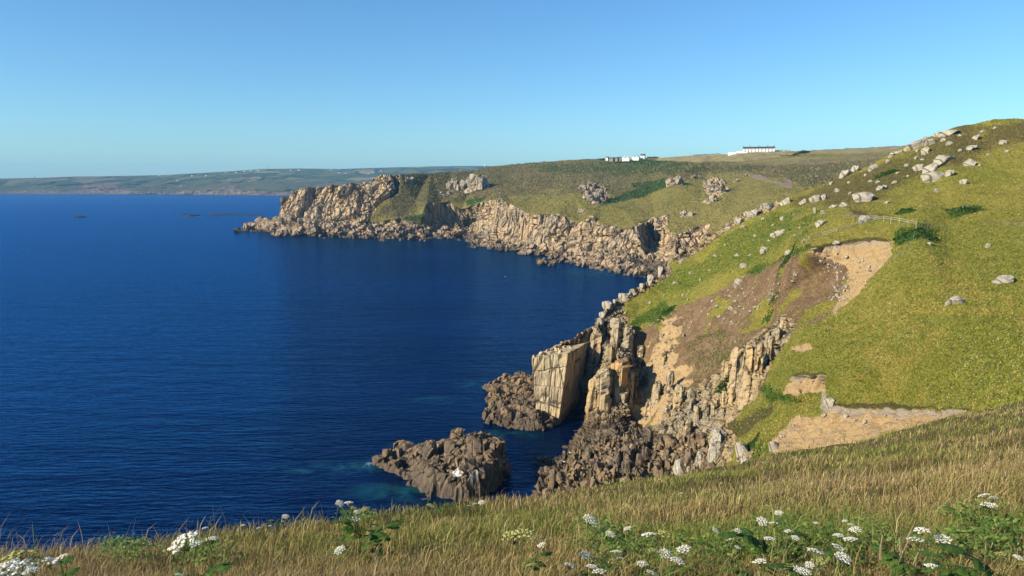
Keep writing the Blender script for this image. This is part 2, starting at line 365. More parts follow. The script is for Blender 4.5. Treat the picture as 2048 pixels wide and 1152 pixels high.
# ---- near headland: grass slope, scree gully, cliffs
CREST = [(1000, 800), (1075, 762), (1095, 702), (1110, 692), (1150, 674), (1186, 656), (1200, 640), (1215, 615), (1240, 596), (1280, 572), (1320, 545), (1350, 515), (1400, 480), (1460, 440), (1510, 415),
         (1560, 400), (1630, 375), (1690, 350), (1740, 330), (1810, 292), (1900, 258), (1980, 242), (2048, 236), (2200, 215), (2400, 200)]
BOT = [(1000, 1010), (1070, 1020), (1200, 1000), (1350, 990), (1480, 970), (1540, 955), (1700, 930), (1900, 880), (2048, 850), (2400, 790)]
B_CTRL = [
 (1000, 795, None, -2), (1075, 762, None, -2), (1000, 1015, None, -2), (1040, 990, None, -2), (1060, 900, None, -2), (1100, 840, None, -2),
 (1095, 702, 192), (1110, 692, 193), (1150, 674, 196), (1188, 656, 199), (1215, 615, 206), (1240, 596, 210), (1280, 572, 213), (1320, 545, 216), (1350, 515, 218),
 (1400, 480, 220), (1460, 440, 222), (1510, 415, 222), (1560, 400, 222), (1630, 375, 222), (1690, 350, 222), (1740, 330, 220), (1810, 292, 218), (1900, 258, 212), (2048, 236, 205), (2400, 195, 180),
 # wall behind the square block
 (1092, 760, 198), (1130, 760, 200), (1150, 720, 200), (1165, 700, 197), (1185, 700, 195), (1135, 800, 203), (1160, 800, None, 1.0), (1120, 806, None, -1), (1172, 760, 197), (1195, 730, 199), (1196, 680, 201),
 # cave water
 (1160, 830, None, -2), (1140, 870, None, -2), (1120, 915, None, -2),
 # rock rib
 (1205, 690, 196), (1212, 740, 180), (1195, 800, 176), (1175, 850, 172), (1168, 862, None, 0), (1240, 770, 176), (1255, 750, 178), (1240, 850, 166), (1215, 860, 165), (1262, 790, 179), (1268, 850, 170),
 (1225, 680, 197), (1255, 690, 193), (1280, 740, 190), (1285, 800, 180), (1280, 850, 170),
 # scree and gully
 (1240, 660, 200), (1290, 660, 196), (1340, 640, 191), (1360, 670, 185), (1340, 720, 178), (1330, 780, 168), (1320, 830, 160), (1300, 880, 153), (1400, 760, 162), (1380, 830, 150),
 (1430, 640, 176), (1500, 560, 176), (1450, 560, 186), (1480, 620, 168), (1400, 600, 190), (1350, 590, 202), (1600, 520, 146), (1560, 600, 154), (1540, 640, 156), (1440, 700, 166), (1430, 740, 160),
 (1400, 530, 205), (1500, 490, 192), (1280, 620, 206), (1330, 600, 205),
 # base rocks on the shore
 (1130, 912, None, 1), (1100, 935, None, 2.5), (1085, 945, None, 0), (1072, 985, None, 0.5), (1150, 880, None, 2), (1200, 900, None, 4), (1200, 960, None, 5), (1260, 900, None, 6.5), (1300, 945, None, 6), (1350, 900, None, 9), (1400, 930, None, 10.5), (1100, 1000, None, 1.5), (1200, 1000, None, 4),
 (1350, 990, None, 4),
 # rock columns on the right of the gully
 (1470, 720, 152), (1500, 700, 148), (1560, 655, 146), (1450, 760, 153), (1480, 805, 140), (1530, 720, 140), (1575, 660, 140), (1400, 860, 142), (1440, 830, 140),
 # near grass brow
 (1590, 690, 122), (1570, 715, 122), (1545, 760, 122), (1515, 800, 124), (1480, 830, 126), (1450, 870, 124), (1430, 930, 120), (1480, 900, 114), (1540, 910, 98), (1560, 830, 110), (1540, 955, 90), (1480, 970, 100),
 (1640, 690, 112), (1600, 660, 126), (1640, 640, 124), (1680, 610, 126), (1720, 575, 126), (1690, 590, 130),
 # turf-edged banks of bare soil
 (1560, 786, 113), (1585, 753, 111.5), (1650, 752, 105.5), (1648, 784, 107), (1660, 812, 99), (1585, 830, 104), (1548, 880, 100.5), (1640, 824, 99.5), (1650, 890, 91.5), (1760, 868, 84), (1720, 818, 94), (1800, 816, 88.5), (1850, 822, 84), (1930, 826, 75), (1860, 850, 76.5),
 (1720, 811, 95.5), (1800, 809, 90.5), (1640, 818, 101), (1880, 815, 81),
 (1700, 760, 99), (1800, 700, 97), (1900, 700, 88), (1800, 560, 114), (1900, 600, 102), (2048, 560, 106), (2048, 700, 80), (2048, 800, 61), (1950, 780, 75), (2400, 560, 95), (2400, 760, 52),
 (1615, 500, 142), (1660, 489, 140), (1740, 478, 135), (1782, 484, 130), (1615, 506, 142), (1660, 500, 140.5), (1740, 492, 135), (1776, 512, 127), (1745, 550, 127), (1700, 545, 134), (1690, 525, 137), (1650, 520, 141), (1660, 580, 139), (1640, 545, 144),
 (1620, 481, 143), (1700, 455, 146), (1767, 441, 146), (1832, 462, 130), (1680, 470, 142), (2048, 450, 136), (1900, 420, 152), (2048, 330, 176), (1700, 420, 162), (1760, 360, 190), (1600, 440, 178), (1560, 480, 176), (1850, 330, 194), (1850, 380, 170), (2400, 330, 160), (2400, 450, 125),
 (1700, 930, 80), (1900, 880, 66), (2048, 850, 54), (2400, 790, 46),
]
us = np.concatenate([np.arange(1000, 2060, 2.0), np.arange(2060, 2401, 10.0)])
nv = 360
tt = np.linspace(0, 1, nv)
UB = np.repeat(us[:, None], nv, 1); VB = profile(us, CREST)[:, None] * (1 - tt) + profile(us, BOT)[:, None] * tt
WB = surface(B_CTRL, UB, VB, (3, 3))
PB = at(UB, VB, 1.0 / WB)
jb = (fbm(PB.reshape(-1, 3) * 0.12, 4, 5) * 9).reshape(UB.shape)
def zone(polys, soft=5, j=1.0, U=None, V=None, J=None):
    U = UB if U is None else U; V = VB if V is None else V; J = jb if J is None else J
    r = 0
    for p in polys: r = np.maximum(r, poly_mask(U, V, p, soft, J * j))
    return r
rockB = zone([
 [(990, 1030), (990, 690), (1090, 690), (1185, 645), (1205, 615), (1255, 622), (1258, 660), (1262, 690), (1290, 745), (1270, 800), (1275, 850), (1330, 850), (1380, 790), (1400, 760), (1440, 745), (1470, 770), (1490, 810), (1470, 835), (1410, 880), (1425, 950), (1300, 1030)],
 [(1446, 735), (1480, 695), (1545, 655), (1570, 625), (1590, 645), (1572, 690), (1548, 715), (1520, 790), (1490, 815), (1462, 790)],
 [(1410, 865), (1450, 850), (1470, 870), (1465, 920), (1430, 945), (1405, 950)],
 [(1200, 625), (1240, 585), (1285, 560), (1335, 525), (1345, 545), (1290, 582), (1255, 605), (1238, 640)],
 [(1345, 520), (1400, 475), (1460, 436), (1530, 402), (1560, 395), (1560, 412), (1470, 452), (1410, 492), (1360, 528)],
 [(1480, 900), (1500, 880), (1510, 920), (1480, 925)]], 4, 0.6)
soilB = zone([
  [(1612, 500), (1660, 488), (1740, 477), (1782, 483), (1780, 515), (1745, 550), (1712, 590), (1655, 635), (1678, 590), (1698, 560), (1690, 530), (1640, 514)],
 [(1562, 786), (1582, 754), (1650, 754), (1648, 783), (1600, 788)],
 [(1534, 912), (1545, 880), (1585, 832), (1640, 826), (1660, 812), (1720, 814), (1800, 813), (1850, 822), (1935, 823), (1860, 852), (1760, 872), (1650, 892)],
 [(1575, 694), (1610, 682), (1630, 700), (1600, 704)], [(1270, 840), (1275, 840), (1275, 842)]], 3.0, 1.0, UB, VB, (fbm(PB.reshape(-1, 3) * 0.9, 4, 16) * 5).reshape(UB.shape))
jf = (fbm(PB.reshape(-1, 3) * 0.45, 5, 15) * 26).reshape(UB.shape)
soilB = np.maximum(soilB, zone([[(1322, 640), (1362, 645), (1352, 700), (1385, 740), (1370, 800), (1340, 830), (1400, 850), (1385, 890), (1280, 890), (1258, 850), (1268, 800), (1283, 755), (1272, 735), (1300, 690)]], 6, 1.0, UB, VB, jf) * (0.25 + 0.75 * sstep(-0.42, -0.1, fbm(PB.reshape(-1, 3) * np.array([.28, .28, .13]), 4, 27).reshape(UB.shape))))
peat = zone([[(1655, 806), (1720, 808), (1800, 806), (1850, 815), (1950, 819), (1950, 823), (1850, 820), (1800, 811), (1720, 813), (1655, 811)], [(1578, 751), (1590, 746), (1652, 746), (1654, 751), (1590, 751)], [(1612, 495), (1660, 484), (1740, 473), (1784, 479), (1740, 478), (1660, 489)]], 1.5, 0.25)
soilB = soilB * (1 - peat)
heathB = np.clip(zone([
 [(1610, 505), (1690, 520), (1700, 560), (1650, 645), (1560, 665), (1540, 690), (1440, 745), (1400, 800), (1330, 860), (1280, 860), (1235, 740), (1225, 690), (1290, 655), (1400, 590), (1500, 545)]], 8, 1.2)
 + 0.62 * zone([[(1560, 395), (1740, 325), (1900, 250), (2420, 190), (2420, 290), (1990, 300), (1880, 345), (1800, 395), (1700, 430), (1640, 425), (1590, 425)]], 25, 3)
 + 0.75 * zone([[(1420, 860), (1560, 800), (1545, 830), (1480, 880)], [(1700, 420), (1760, 425), (1800, 432), (1730, 440)]], 8, 1), 0, 1)
gully = heathB * (zone([[(1595, 495), (1700, 515), (1705, 560), (1655, 650), (1560, 670), (1545, 695), (1440, 750), (1400, 810), (1330, 870), (1270, 870), (1225, 740), (1215, 690), (1290, 645), (1400, 580), (1500, 535)]], 6, 0))
jg = fbm(PB.reshape(-1, 3) * 0.13, 4, 25).reshape(UB.shape)
screeB = gully * sstep(-0.50, -0.12, jg)
heathB = np.where(gully > 0.3, gully * sstep(-0.1, 0.15, jg + 0.1), heathB)
rockB = np.maximum(rockB, 0.8 * zone([[(1345, 690), (1400, 750), (1410, 860), (1300, 885), (1330, 800)]], 8, 1.0, UB, VB, jf) * sstep(-0.05, 0.25, -jg + 0.1))
lushB = np.clip(zone([
 [(1500, 425), (1640, 415), (1650, 440), (1600, 470), (1500, 540), (1400, 570), (1330, 590), (1300, 575), (1380, 520)]], 14, 3) * 0.55
 + zone([[(1795, 462), (1850, 448), (1870, 460), (1830, 482), (1790, 485)], [(1790, 425), (1830, 418), (1825, 428), (1795, 432)], [(1890, 432), (1960, 408), (1960, 420), (1900, 445)], [(1330, 600), (1350, 630), (1260, 660), (1250, 650)], [(1490, 545), (1620, 490), (1560, 530), (1500, 558)], [(1500, 770), (1520, 760), (1600, 800), (1540, 810)]], 7, 1.3) * 0.9
 + 0.85 * zone([[(1375, 700), (1400, 665), (1455, 645), (1490, 690), (1445, 735), (1405, 780), (1365, 850), (1335, 840), (1365, 770)]], 10, 2.2) + zone([[(1395, 670), (1450, 650), (1450, 690), (1400, 700)], [(1400, 780), (1470, 750), (1490, 800), (1440, 770)], [(1480, 900), (1545, 870), (1540, 900), (1490, 940)]], 7, 1.3) * 0.6, 0, 1)
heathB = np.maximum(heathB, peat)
topsoil = (1 - peat) * zone([[(1645, 750), (1655, 810), (1720, 812), (1800, 812), (1850, 820), (1940, 820), (1900, 832), (1850, 830), (1790, 824), (1720, 822), (1650, 824), (1640, 815)], [(1612, 496), (1660, 485), (1740, 475), (1784, 480), (1740, 484), (1660, 496)], [(1575, 760), (1585, 750), (1652, 750), (1650, 757), (1590, 761)]], 3, 0.4)
path_b = zone([[(1835, 452), (1920, 447), (2060, 446), (2060, 450), (1920, 451), (1840, 457)], [(1690, 425), (1760, 432), (1755, 437), (1690, 433)]], 3, 0.3) * 0.8
gapB = zone([[(1134, 700), (1152, 690), (1158, 800), (1135, 805)], [(1186, 670), (1200, 650), (1192, 760), (1175, 790)]], 4, 0.2)
NB = grid_normals(PB, 3)
hz = NB.copy(); hz[..., 2] *= 0.35; hz /= np.linalg.norm(hz, axis=-1, keepdims=True) + 1e-9
fl = PB.reshape(-1, 3); rk = rockB.ravel(); d = np.zeros(len(fl))
sel = rk > 0.02
d[sel] = rk[sel] * (1.9 * blocks(fl[sel], (3.0, 3.0, 18), 3) + 0.75 * blocks(fl[sel], (1.2, 1.2, 7.0), 8, 0.8) + 0.22 * blocks(fl[sel], (0.6, 0.6, 1.4), 12))
so_ = soilB.ravel(); s2 = so_ > 0.02
d[s2] += so_[s2] * (1.1 * fbm(fl[s2] * np.array([0.6, 0.6, 0.25]), 5, 41) - 0.9 * np.abs(fbm(fl[s2] * np.array([0.9, 0.9, 0.2]), 3, 43)) - 0.5)
he = heathB.ravel() * (1 - rk); s3 = he > 0.02
d[s3] += he[s3] * (0.7 * fbm(fl[s3] * 0.35, 5, 44))
dz = (0.35 * fbm(fl * 0.10, 3, 50) + 0.36 * fbm(fl * 0.5, 4, 52)) * (1 - rk)
fl = fl + hz.reshape(-1, 3) * d[:, None]; fl[:, 2] += dz
PB2 = fl.reshape(PB.shape)
# far side of the ridge falls away to the shore
back = []
for dy, dzz in ((60, 40), (34, 20), (16, 8), (6, 2.2), (2, 0.5)):
    q = PB2[:, 0].copy(); q[:, 1] += dy; q[:, 0] += q[:, 0] / q[:, 1] * dy; q[:, 2] = np.maximum(q[:, 2] - dzz, -3); back.append(q)
nb = nb_hill = len(back)
PB2 = np.concatenate([np.stack(back, 1), PB2], 1)
ext = lambda a: np.concatenate([np.repeat(a[:, :1], nb, 1), a], 1)
front = []
for dy, dzz in ((6, 3), (16, 10), (28, 22), (40, 70)):
    q = PB2[:, -1].copy(); k_ = np.maximum(q[:, 1] - dy, 12) / q[:, 1]; q[:, 0] *= k_; q[:, 1] *= k_; q[:, 2] = np.maximum(q[:, 2] - dzz, -3); front.append(q)
PB2 = np.concatenate([PB2, np.stack(front, 1)], 1)
ext_b = lambda a: np.concatenate([ext(a), np.repeat(a[:, -1:], len(front), 1)], 1)
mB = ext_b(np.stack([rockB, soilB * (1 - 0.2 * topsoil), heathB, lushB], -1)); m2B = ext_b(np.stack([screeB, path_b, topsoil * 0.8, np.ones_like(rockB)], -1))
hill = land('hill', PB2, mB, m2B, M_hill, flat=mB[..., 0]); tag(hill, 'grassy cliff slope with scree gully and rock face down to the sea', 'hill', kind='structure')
T_hill = bvh(hill)

# ---- headland across the bay and the plateau behind it
SKY = [(470, 462), (498, 457), (545, 432), (549, 405), (565, 398), (575, 388), (600, 378), (640, 371), (680, 368), (700, 364), (745, 362), (765, 351), (792, 349), (860, 346), (900, 343), (950, 340), (980, 333), (1050, 326), (1120, 321), (1200, 318), (1320, 316), (1420, 309), (1480, 306), (1600, 302), (1700, 297), (1800, 292), (1900, 288), (2100, 282), (2400, 275)]
CBOT = [(470, 470), (560, 474), (640, 480), (780, 486), (900, 484), (940, 500), (1060, 514), (1160, 536), (1280, 558), (1340, 580), (1500, 600), (1700, 600), (2400, 560)]
C_CTRL = [
 (470, 462, None, -2), (470, 470, None, -3), (560, 474, None, -3), (640, 480, None, -3), (780, 487, None, -3), (900, 485, None, -3), (940, 500, None, -3), (1060, 515, None, -3), (1160, 537, None, -3), (1280, 560, None, -3), (1340, 582, None, -3),
 (498, 457, None, 0), (530, 464, None, 0), (575, 468, None, 0), (620, 472, None, 0), (700, 475, None, 0), (780, 479, None, 0), (850, 476, None, 0), (880, 476, None, 0), (925, 476, None, 0), (940, 488, None, 0), (990, 497, None, 0), (1060, 506, None, 0), (1130, 521, None, 0), (1160, 528, None, 0), (1220, 540, None, 0), (1280, 549, None, 0), (1310, 552, None, 0),
 (545, 432, 965), (549, 405, 962), (565, 398, 958), (575, 388, 955), (600, 378, 945), (640, 371, 930), (680, 368, 915), (700, 364, 910), (745, 362, 900), (765, 351, 890), (792, 349, 890), (860, 346, 930), (900, 343, 980), (950, 340, 1050), (980, 333, 1100), (1050, 326, 1150), (1120, 321, 1150), (1200, 318, 1100), (1320, 316, 1000), (1420, 309, 880), (1480, 306, 840), (1600, 302, 820), (1700, 297, 810), (1800, 292, 790), (1900, 288, 760), (2400, 275, 640),
 (560, 438, 935), (600, 440, 915), (640, 435, 895), (690, 432, 872), (660, 400, 905), (720, 400, 880), (770, 395, 868), (600, 410, 930), (740, 440, 850), (800, 440, 842), (840, 430, 846), (830, 400, 870), (690, 455, 855), (780, 460, 822),
 (852, 410, 842), (850, 440, 836), (862, 440, 856), (870, 470, 834), (880, 405, 866), (890, 440, 870), (900, 402, 870), (905, 440, 874), (908, 465, 842), (918, 440, 860), (925, 418, 866), (935, 450, 872), (948, 440, 872), (955, 460, 850), (962, 404, 800), (975, 440, 790), (978, 470, 770), (1000, 398, 735), (995, 450, 712), (1030, 412, 705), (1030, 460, 690), (1062, 430, 668), (1064, 470, 655), (1110, 428, 650), (1110, 475, 628), (1160, 446, 628), (1160, 480, 606),
 (1188, 434, 622), (1200, 450, 604), (1205, 490, 585), (1250, 456, 580), (1250, 500, 560), (1275, 452, 568), (1278, 490, 558), (1285, 520, 542), (1310, 436, 598), (1292, 470, 590), (1304, 490, 588), (1318, 470, 590), (1312, 515, 548), (1338, 430, 588), (1330, 456, 560), (1350, 470, 540), (1345, 510, 525), (1400, 449, 548), (1400, 490, 530), (1420, 446, 540), (1420, 500, 515),
 (900, 375, 905), (940, 380, 880), (1000, 380, 830), (1060, 390, 760), (1100, 400, 720), (1020, 350, 1000), (1150, 395, 700), (1200, 410, 665), (1250, 420, 630), (1180, 370, 800), (1240, 390, 740), (1300, 372, 770), (1250, 400, 700), (1200, 350, 900), (1300, 345, 880), (1350, 362, 690), (1330, 400, 640), (1400, 400, 610), (1430, 370, 640), (1500, 352, 660), (1560, 370, 560), (1450, 430, 540), (1560, 420, 460), (1600, 380, 520), (1640, 350, 600), (1700, 330, 640), (1420, 335, 790), (1550, 325, 750), (1700, 310, 730), (1800, 310, 660),
 (1500, 500, 440), (1500, 600, None, 2), (1700, 450, 400), (1700, 600, 330), (2400, 560, 320), (2400, 400, 420), (1900, 340, 560), (2100, 330, 560),
]
us = np.concatenate([np.arange(470, 1440, 1.25), np.arange(1440, 1840, 2.0), np.arange(1840, 2401, 10.0)]); nv = 230
tt = np.linspace(0, 1, nv)
UC = np.repeat(us[:, None], nv, 1); VC = profile(us, SKY)[:, None] * (1 - tt) + profile(us, CBOT)[:, None] * tt
PC = at(UC, VC, 1.0 / surface(C_CTRL, UC, VC, (1, 1)))
jc = (fbm(PC.reshape(-1, 3) * 0.035, 4, 5) * 5).reshape(UC.shape)
zc = lambda polys, soft=3, j=1.0: zone(polys, soft, j, UC, VC, jc)
rockC = zc([
 [(460, 500), (460, 440), (545, 385), (600, 370), (700, 358), (765, 345), (800, 343), (796, 385), (765, 405), (745, 425), (735, 442), (800, 438), (842, 446), (852, 410), (880, 407), (900, 404), (922, 420), (962, 404), (1000, 398), (1030, 412), (1062, 430), (1110, 428), (1160, 446), (1188, 434), (1200, 450), (1250, 456), (1300, 436), (1340, 429), (1330, 455), (1352, 470), (1395, 452), (1420, 446), (1425, 620), (1200, 620)],
 [(1405, 360), (1445, 358), (1460, 380), (1430, 395), (1410, 385)], [(1170, 370), (1205, 364), (1220, 400), (1185, 412), (1165, 395)]], 2.5, 0.8)
pale = zc([[(985, 410), (1060, 425), (1075, 470), (1060, 500), (1000, 490), (980, 450)], [(1185, 440), (1200, 450), (1290, 455), (1280, 480), (1220, 485), (1180, 480)], [(1290, 440), (1340, 430), (1330, 452), (1300, 465)]], 6, 1.5) * 0.55
heathC = zc([
 [(780, 340), (860, 338), (980, 328), (1100, 316), (1320, 312), (1420, 318), (1560, 325), (1700, 315), (1800, 300), (2400, 270), (2400, 420), (1700, 380), (1560, 362), (1490, 345), (1380, 358), (1330, 375), (1240, 395), (1180, 380), (1080, 385), (1010, 398), (930, 405), (880, 398), (850, 410), (800, 440), (740, 440), (760, 410), (800, 390)]], 8, 2) * 0.9
lushC = np.clip(zc([[(1245, 388), (1330, 365), (1340, 372), (1270, 400), (1190, 415), (1210, 402)], [(1260, 365), (1330, 360), (1320, 370), (1265, 378)], [(790, 440), (860, 425), (850, 445), (800, 445)], [(930, 400), (970, 392), (965, 404), (930, 412)]], 4, 1) * 0.9
 + zc([[(1050, 330), (1320, 318), (1420, 330), (1540, 330), (1480, 345), (1300, 350), (1100, 350)]], 8, 2) * 0.55 + zc([[(1180, 320), (1310, 319), (1420, 326), (1300, 330)]], 3, 0.5) * 0.4, 0, 1)
fieldC = zc([[(1308, 321), (1320, 315), (1420, 309), (1480, 303), (1600, 306), (1560, 314), (1500, 322), (1400, 324)], [(1612, 307), (1640, 299), (1830, 288), (1830, 302), (1700, 308)]], 1.2, 0.15)
field2 = zc([[(1470, 324), (1560, 315), (1650, 312), (1780, 308), (1780, 318), (1640, 330), (1500, 332)]], 3, 0.4) * 0.5
pathC = zc([[(1490, 350), (1515, 350), (1545, 360), (1585, 370), (1580, 376), (1540, 368), (1510, 358)], [(900, 342), (990, 330), (1060, 323), (1060, 325), (990, 333), (905, 345)], [(1560, 352), (1582, 360), (1584, 372), (1576, 372), (1570, 362)]], 2, 0.5) * 0.75
NC = grid_normals(PC, 2); hz = NC.copy(); hz[..., 2] *= 0.35; hz /= np.linalg.norm(hz, axis=-1, keepdims=True) + 1e-9
fl = PC.reshape(-1, 3); rk = rockC.ravel(); d = np.zeros(len(fl)); sel = rk > 0.02
left = sstep(880, 800, UC.ravel()[sel])
d[sel] = rk[sel] * (13 * left * blocks(fl[sel], (27, 27, 130), 2) + (4.5 + 2 * left) * blocks(fl[sel], (15, 15, 110), 3) + 2.4 * blocks(fl[sel], (7, 7, 120), 8, 0.95) + 0.8 * blocks(fl[sel], (3, 3, 22), 12))
dz = (1.3 * fbm(fl * 0.03, 3, 50) + 0.8 * fbm(fl * 0.12, 4, 52)) * (1 - rk)
fl = fl + hz.reshape(-1, 3) * d[:, None]; fl[:, 2] += dz
PC2 = fl.reshape(PC.shape)
back = []
inl = sstep(800, 1000, us)
for dy, d0, d1 in ((700, 120, 30), (250, 90, 9), (90, 40, 3), (30, 12, 1), (8, 2, 0)):
    q = PC2[:, 0].copy(); q[:, 1] += dy; q[:, 0] += q[:, 0] / q[:, 1] * dy; q[:, 2] = np.maximum(q[:, 2] - (d0 * (1 - inl) + d1 * inl), -3); back.append(q)
PC2 = np.concatenate([np.stack(back, 1), PC2], 1); nb = len(back)
mC = ext(np.stack([rockC * (1 - 0.0 * pale), np.zeros_like(rockC), heathC, lushC], -1)); m2C = ext(np.stack([np.maximum(fieldC, field2), np.maximum(pathC, 0), np.zeros_like(rockC), np.ones_like(rockC)], -1))
head = land('terrain', PC2, mC, m2C, M_head, flat=mC[..., 0]); tag(head, 'rocky headland and heath plateau across the bay', 'headland', kind='structure')
T_head = bvh(head)

# ---- far coast, four kilometres off
FSK = [(-700, 366), (-300, 362), (0, 357), (70, 356), (150, 353), (240, 352), (330, 350), (400, 346), (470, 342), (520, 338), (600, 337), (680, 338), (740, 336), (850, 333), (920, 332), (980, 332), (1100, 334), (1300, 345)]
us = np.arange(-700, 1301, 3.0); nv = 60; tt = np.linspace(0, 1, nv) ** 0.9
UE = np.repeat(us[:, None], nv, 1); bot = profile(us, [(-700, 390), (0, 389), (350, 389.5), (560, 392), (1300, 396)])
VE = profile(us, FSK)[:, None] * (1 - tt) + bot[:, None] * tt
YW = y_at_z(us, bot - 0.8, 0.0); Ysk = profile(us, [(-700, 4600), (0, 4800), (400, 5300), (600, 5800), (1300, 6000)])
prof = np.interp(tt, [0, 0.25, 0.6, 0.8, 1.0], [1.0, 0.62, 0.22, 0.07, 0.0])
WE = 1 / (YW[:, None] + (Ysk - YW)[:, None] * prof[None])
PE = at(UE, VE, 1 / WE)
fl = PE.reshape(-1, 3); tE = np.repeat(tt[None], len(us), 0)
amp = (np.sin(np.clip(tE, 0, 1) * math.pi) ** 0.7).ravel()
fl[:, 1] += 190 * amp * fbm(fl * np.array([0.004, 0.002, 0.004]), 5, 61) + 60 * amp * fbm(fl * 0.015, 4, 64)
PE = fl.reshape(PE.shape)
je = (fbm(fl * 0.006, 4, 5) * 3).reshape(UE.shape)
ze = lambda polys, soft=2, j=1.0: zone(polys, soft, j, UE, VE, je)
rockE = np.maximum(ze([[(-700, 420), (-700, 381), (0, 381), (120, 381), (150, 370), (200, 366), (240, 366), (230, 380), (330, 383), (420, 381), (470, 378), (560, 384), (1300, 386), (1300, 420)]], 2.5, 1.5), 0.75 * ze([[(430, 380), (470, 368), (480, 372), (470, 385)], [(355, 378), (372, 366), (378, 368), (362, 380)]], 2, 1))
heathE = sstep(0.35, 0.5, tE) * 0.85
lushE = 0.5 * ze([[(-700, 350), (330, 345), (300, 372), (-700, 385)]], 8, 2)
q = PE[:, :1].copy(); q[..., 1] += 900; q[..., 2] -= 10
PE = np.concatenate([q, PE], 1); nb = 1
def far_mat():
    t = NT('far_fields'); m = t.attr('mask'); sp = t.n('ShaderNodeSeparateColor'); t.l(m.outputs['Color'], sp.inputs[0])
    mp = t.mapping((0.006, 0.0032, 0.0)); vc = t.voro(1.0, 'F1', mp, 'Color'); ve = t.voro(1.0, 'DISTANCE_TO_EDGE', mp)
    s2 = t.n('ShaderNodeSeparateColor'); t.l(vc, s2.inputs[0])
    c = t.mix(s2.outputs[0], (0.04, 0.075, 0.018), (0.15, 0.16, 0.05)); c = t.mix(t.math('GREATER_THAN', s2.outputs[1], 0.8), c, (0.26, 0.22, 0.10))
    c = t.mix(t.math('SUBTRACT', 1.0, t.ramp(ve, 0.03, 0.07)), c, (0.025, 0.04, 0.015))
    n = t.noise(0.012, 5, 0.65); n2 = t.noise(0.06, 5, 0.7)
    c = t.mix(sp.outputs[2], c, t.mix(t.ramp(n, 0.4, 0.6), (0.06, 0.075, 0.03), (0.12, 0.115, 0.05)))
    c = t.mix(m.outputs['Alpha'], c, (0.04, 0.06, 0.025))
    c = t.mix(t.ramp(t.math('ADD', sp.outputs[0], t.math('SUBTRACT', n2, 0.5)), 0.4, 0.6), c, t.mix(t.ramp(n2, 0.40, 0.56), (0.26, 0.19, 0.13), (0.055, 0.045, 0.04)))
    t.l(c, t.p.inputs['Base Color']); t.l(t.bump(t.math('ADD', n, n2), 25.0, 0.8), t.p.inputs['Normal'])
    return t.m
far = land('far_hills', PE, ext(np.stack([rockE, 0 * rockE, heathE, lushE], -1)), ext(np.stack([0 * rockE] * 3 + [0 * rockE + 1], -1)), far_mat())
tag(far, 'hazy farmland coast on the horizon', 'coast', kind='structure'); T_far = bvh(far)

# ---- foreground slope
SIL = [(-900, 1420), (-400, 1230), (0, 1132), (150, 1112), (300, 1100), (560, 1056), (700, 1037), (860, 1020), (960, 1011), (1060, 995), (1200, 970), (1350, 950), (1480, 930), (1540, 912), (1700, 890), (1900, 833), (2048, 803), (2400, 735), (2900, 660)]
SIY = [(-900, 2.6), (-400, 4.2), (0, 5.6), (300, 6.6), (560, 8.2), (860, 10.5), (1060, 12.5), (1350, 17.5), (1540, 19.5), (1700, 21.5), (1900, 30), (2048, 39), (2400, 42), (2900, 36)]
us = np.arange(-900, 2901, 8.0); nv = 110; tt = np.linspace(0, 1, nv) ** 1.3
UA = np.repeat(us[:, None], nv, 1); VA = profile(us, SIL)[:, None] * (1 - tt) + 1750 * tt
Ybot = 1.35
w0 = 1 / profile(us, SIY); rz = rays(us, profile(us, SIL)); rb = rays(us, np.full_like(us, 1750.0))
f = (np.asarray(VA) - VA[:, :1]) / (VA[:, -1:] - VA[:, :1])
WA = w0[:, None] * (1 - f) + (1 / Ybot) * f
WA = WA * (1 + 0.03 * np.sin(np.pi * np.clip(f * 2.2, 0, 1)))
PA = at(UA, VA, 1 / WA)
fl = PA.reshape(-1, 3); kk = np.clip(fl[:, 1] / 8, 0.2, 1.5)
fl[:, 2] += 0.12 * kk * fbm(fl * 0.55, 4, 71)
PA = fl.reshape(PA.shape)
fr = []
for dy, dzz in ((70, 60), (40, 34), (20, 16), (8, 5.6), (3, 1.9), (1, 0.55)):
    q = PA[:, 0].copy(); s_ = np.clip(q[:, 1] / 14, 0.35, 1) * np.where(q[:, 1] > 20, np.clip(1 - (q[:, 1] - 20) / 26, 0.2, 1), 1)
    q[:, 2] = np.maximum(q[:, 2] - dzz * s_ - q[:, 1] * 0, -3); q[:, 0] *= (q[:, 1] + dy * s_) / q[:, 1]; q[:, 1] += dy * s_; fr.append(q)
be = []
for y0, z0 in ((0.4, 58.45), (-3, 58.6), (-15, 59.5), (-60, 62)):
    q = PA[:, -1].copy(); q[:, 1] = y0; q[:, 0] = q[:, 0] * (1 + 0.12 * abs(y0)); q[:, 2] = z0 + q[:, 0] * 0.16; be.append(q)
PA2 = np.concatenate([np.stack(fr, 1), PA, np.stack(be, 1)], 1)
ls, rs = [], []
for d_ in (30, 16, 8, 4, 2, 1):                                    # the slope carries on to either side of the path
    q = PA2[:1].copy(); q[..., 0] -= d_; q[..., 2] = np.maximum(q[..., 2] - 0.42 * d_, -3); ls.append(q)
    q = PA2[-1:].copy(); q[..., 0] += d_; q[..., 2] += 0.15 * d_; rs.append(q)
PA2 = np.concatenate(ls + [PA2] + rs[::-1], 0)
zz = np.zeros(PA2.shape[:2]); one = zz + 1
lushA = 0.7 * sstep(0.15, 0.5, fbm(PA2.reshape(-1, 3) * 0.3, 3, 77)).reshape(zz.shape)
ground = land('ground', PA2, np.stack([zz, zz, zz, lushA], -1), np.stack([zz, zz, zz, one], -1), M_fore)
tag(ground, 'rough grassy clifftop in the foreground', 'ground', kind='structure'); T_ground = bvh(ground)

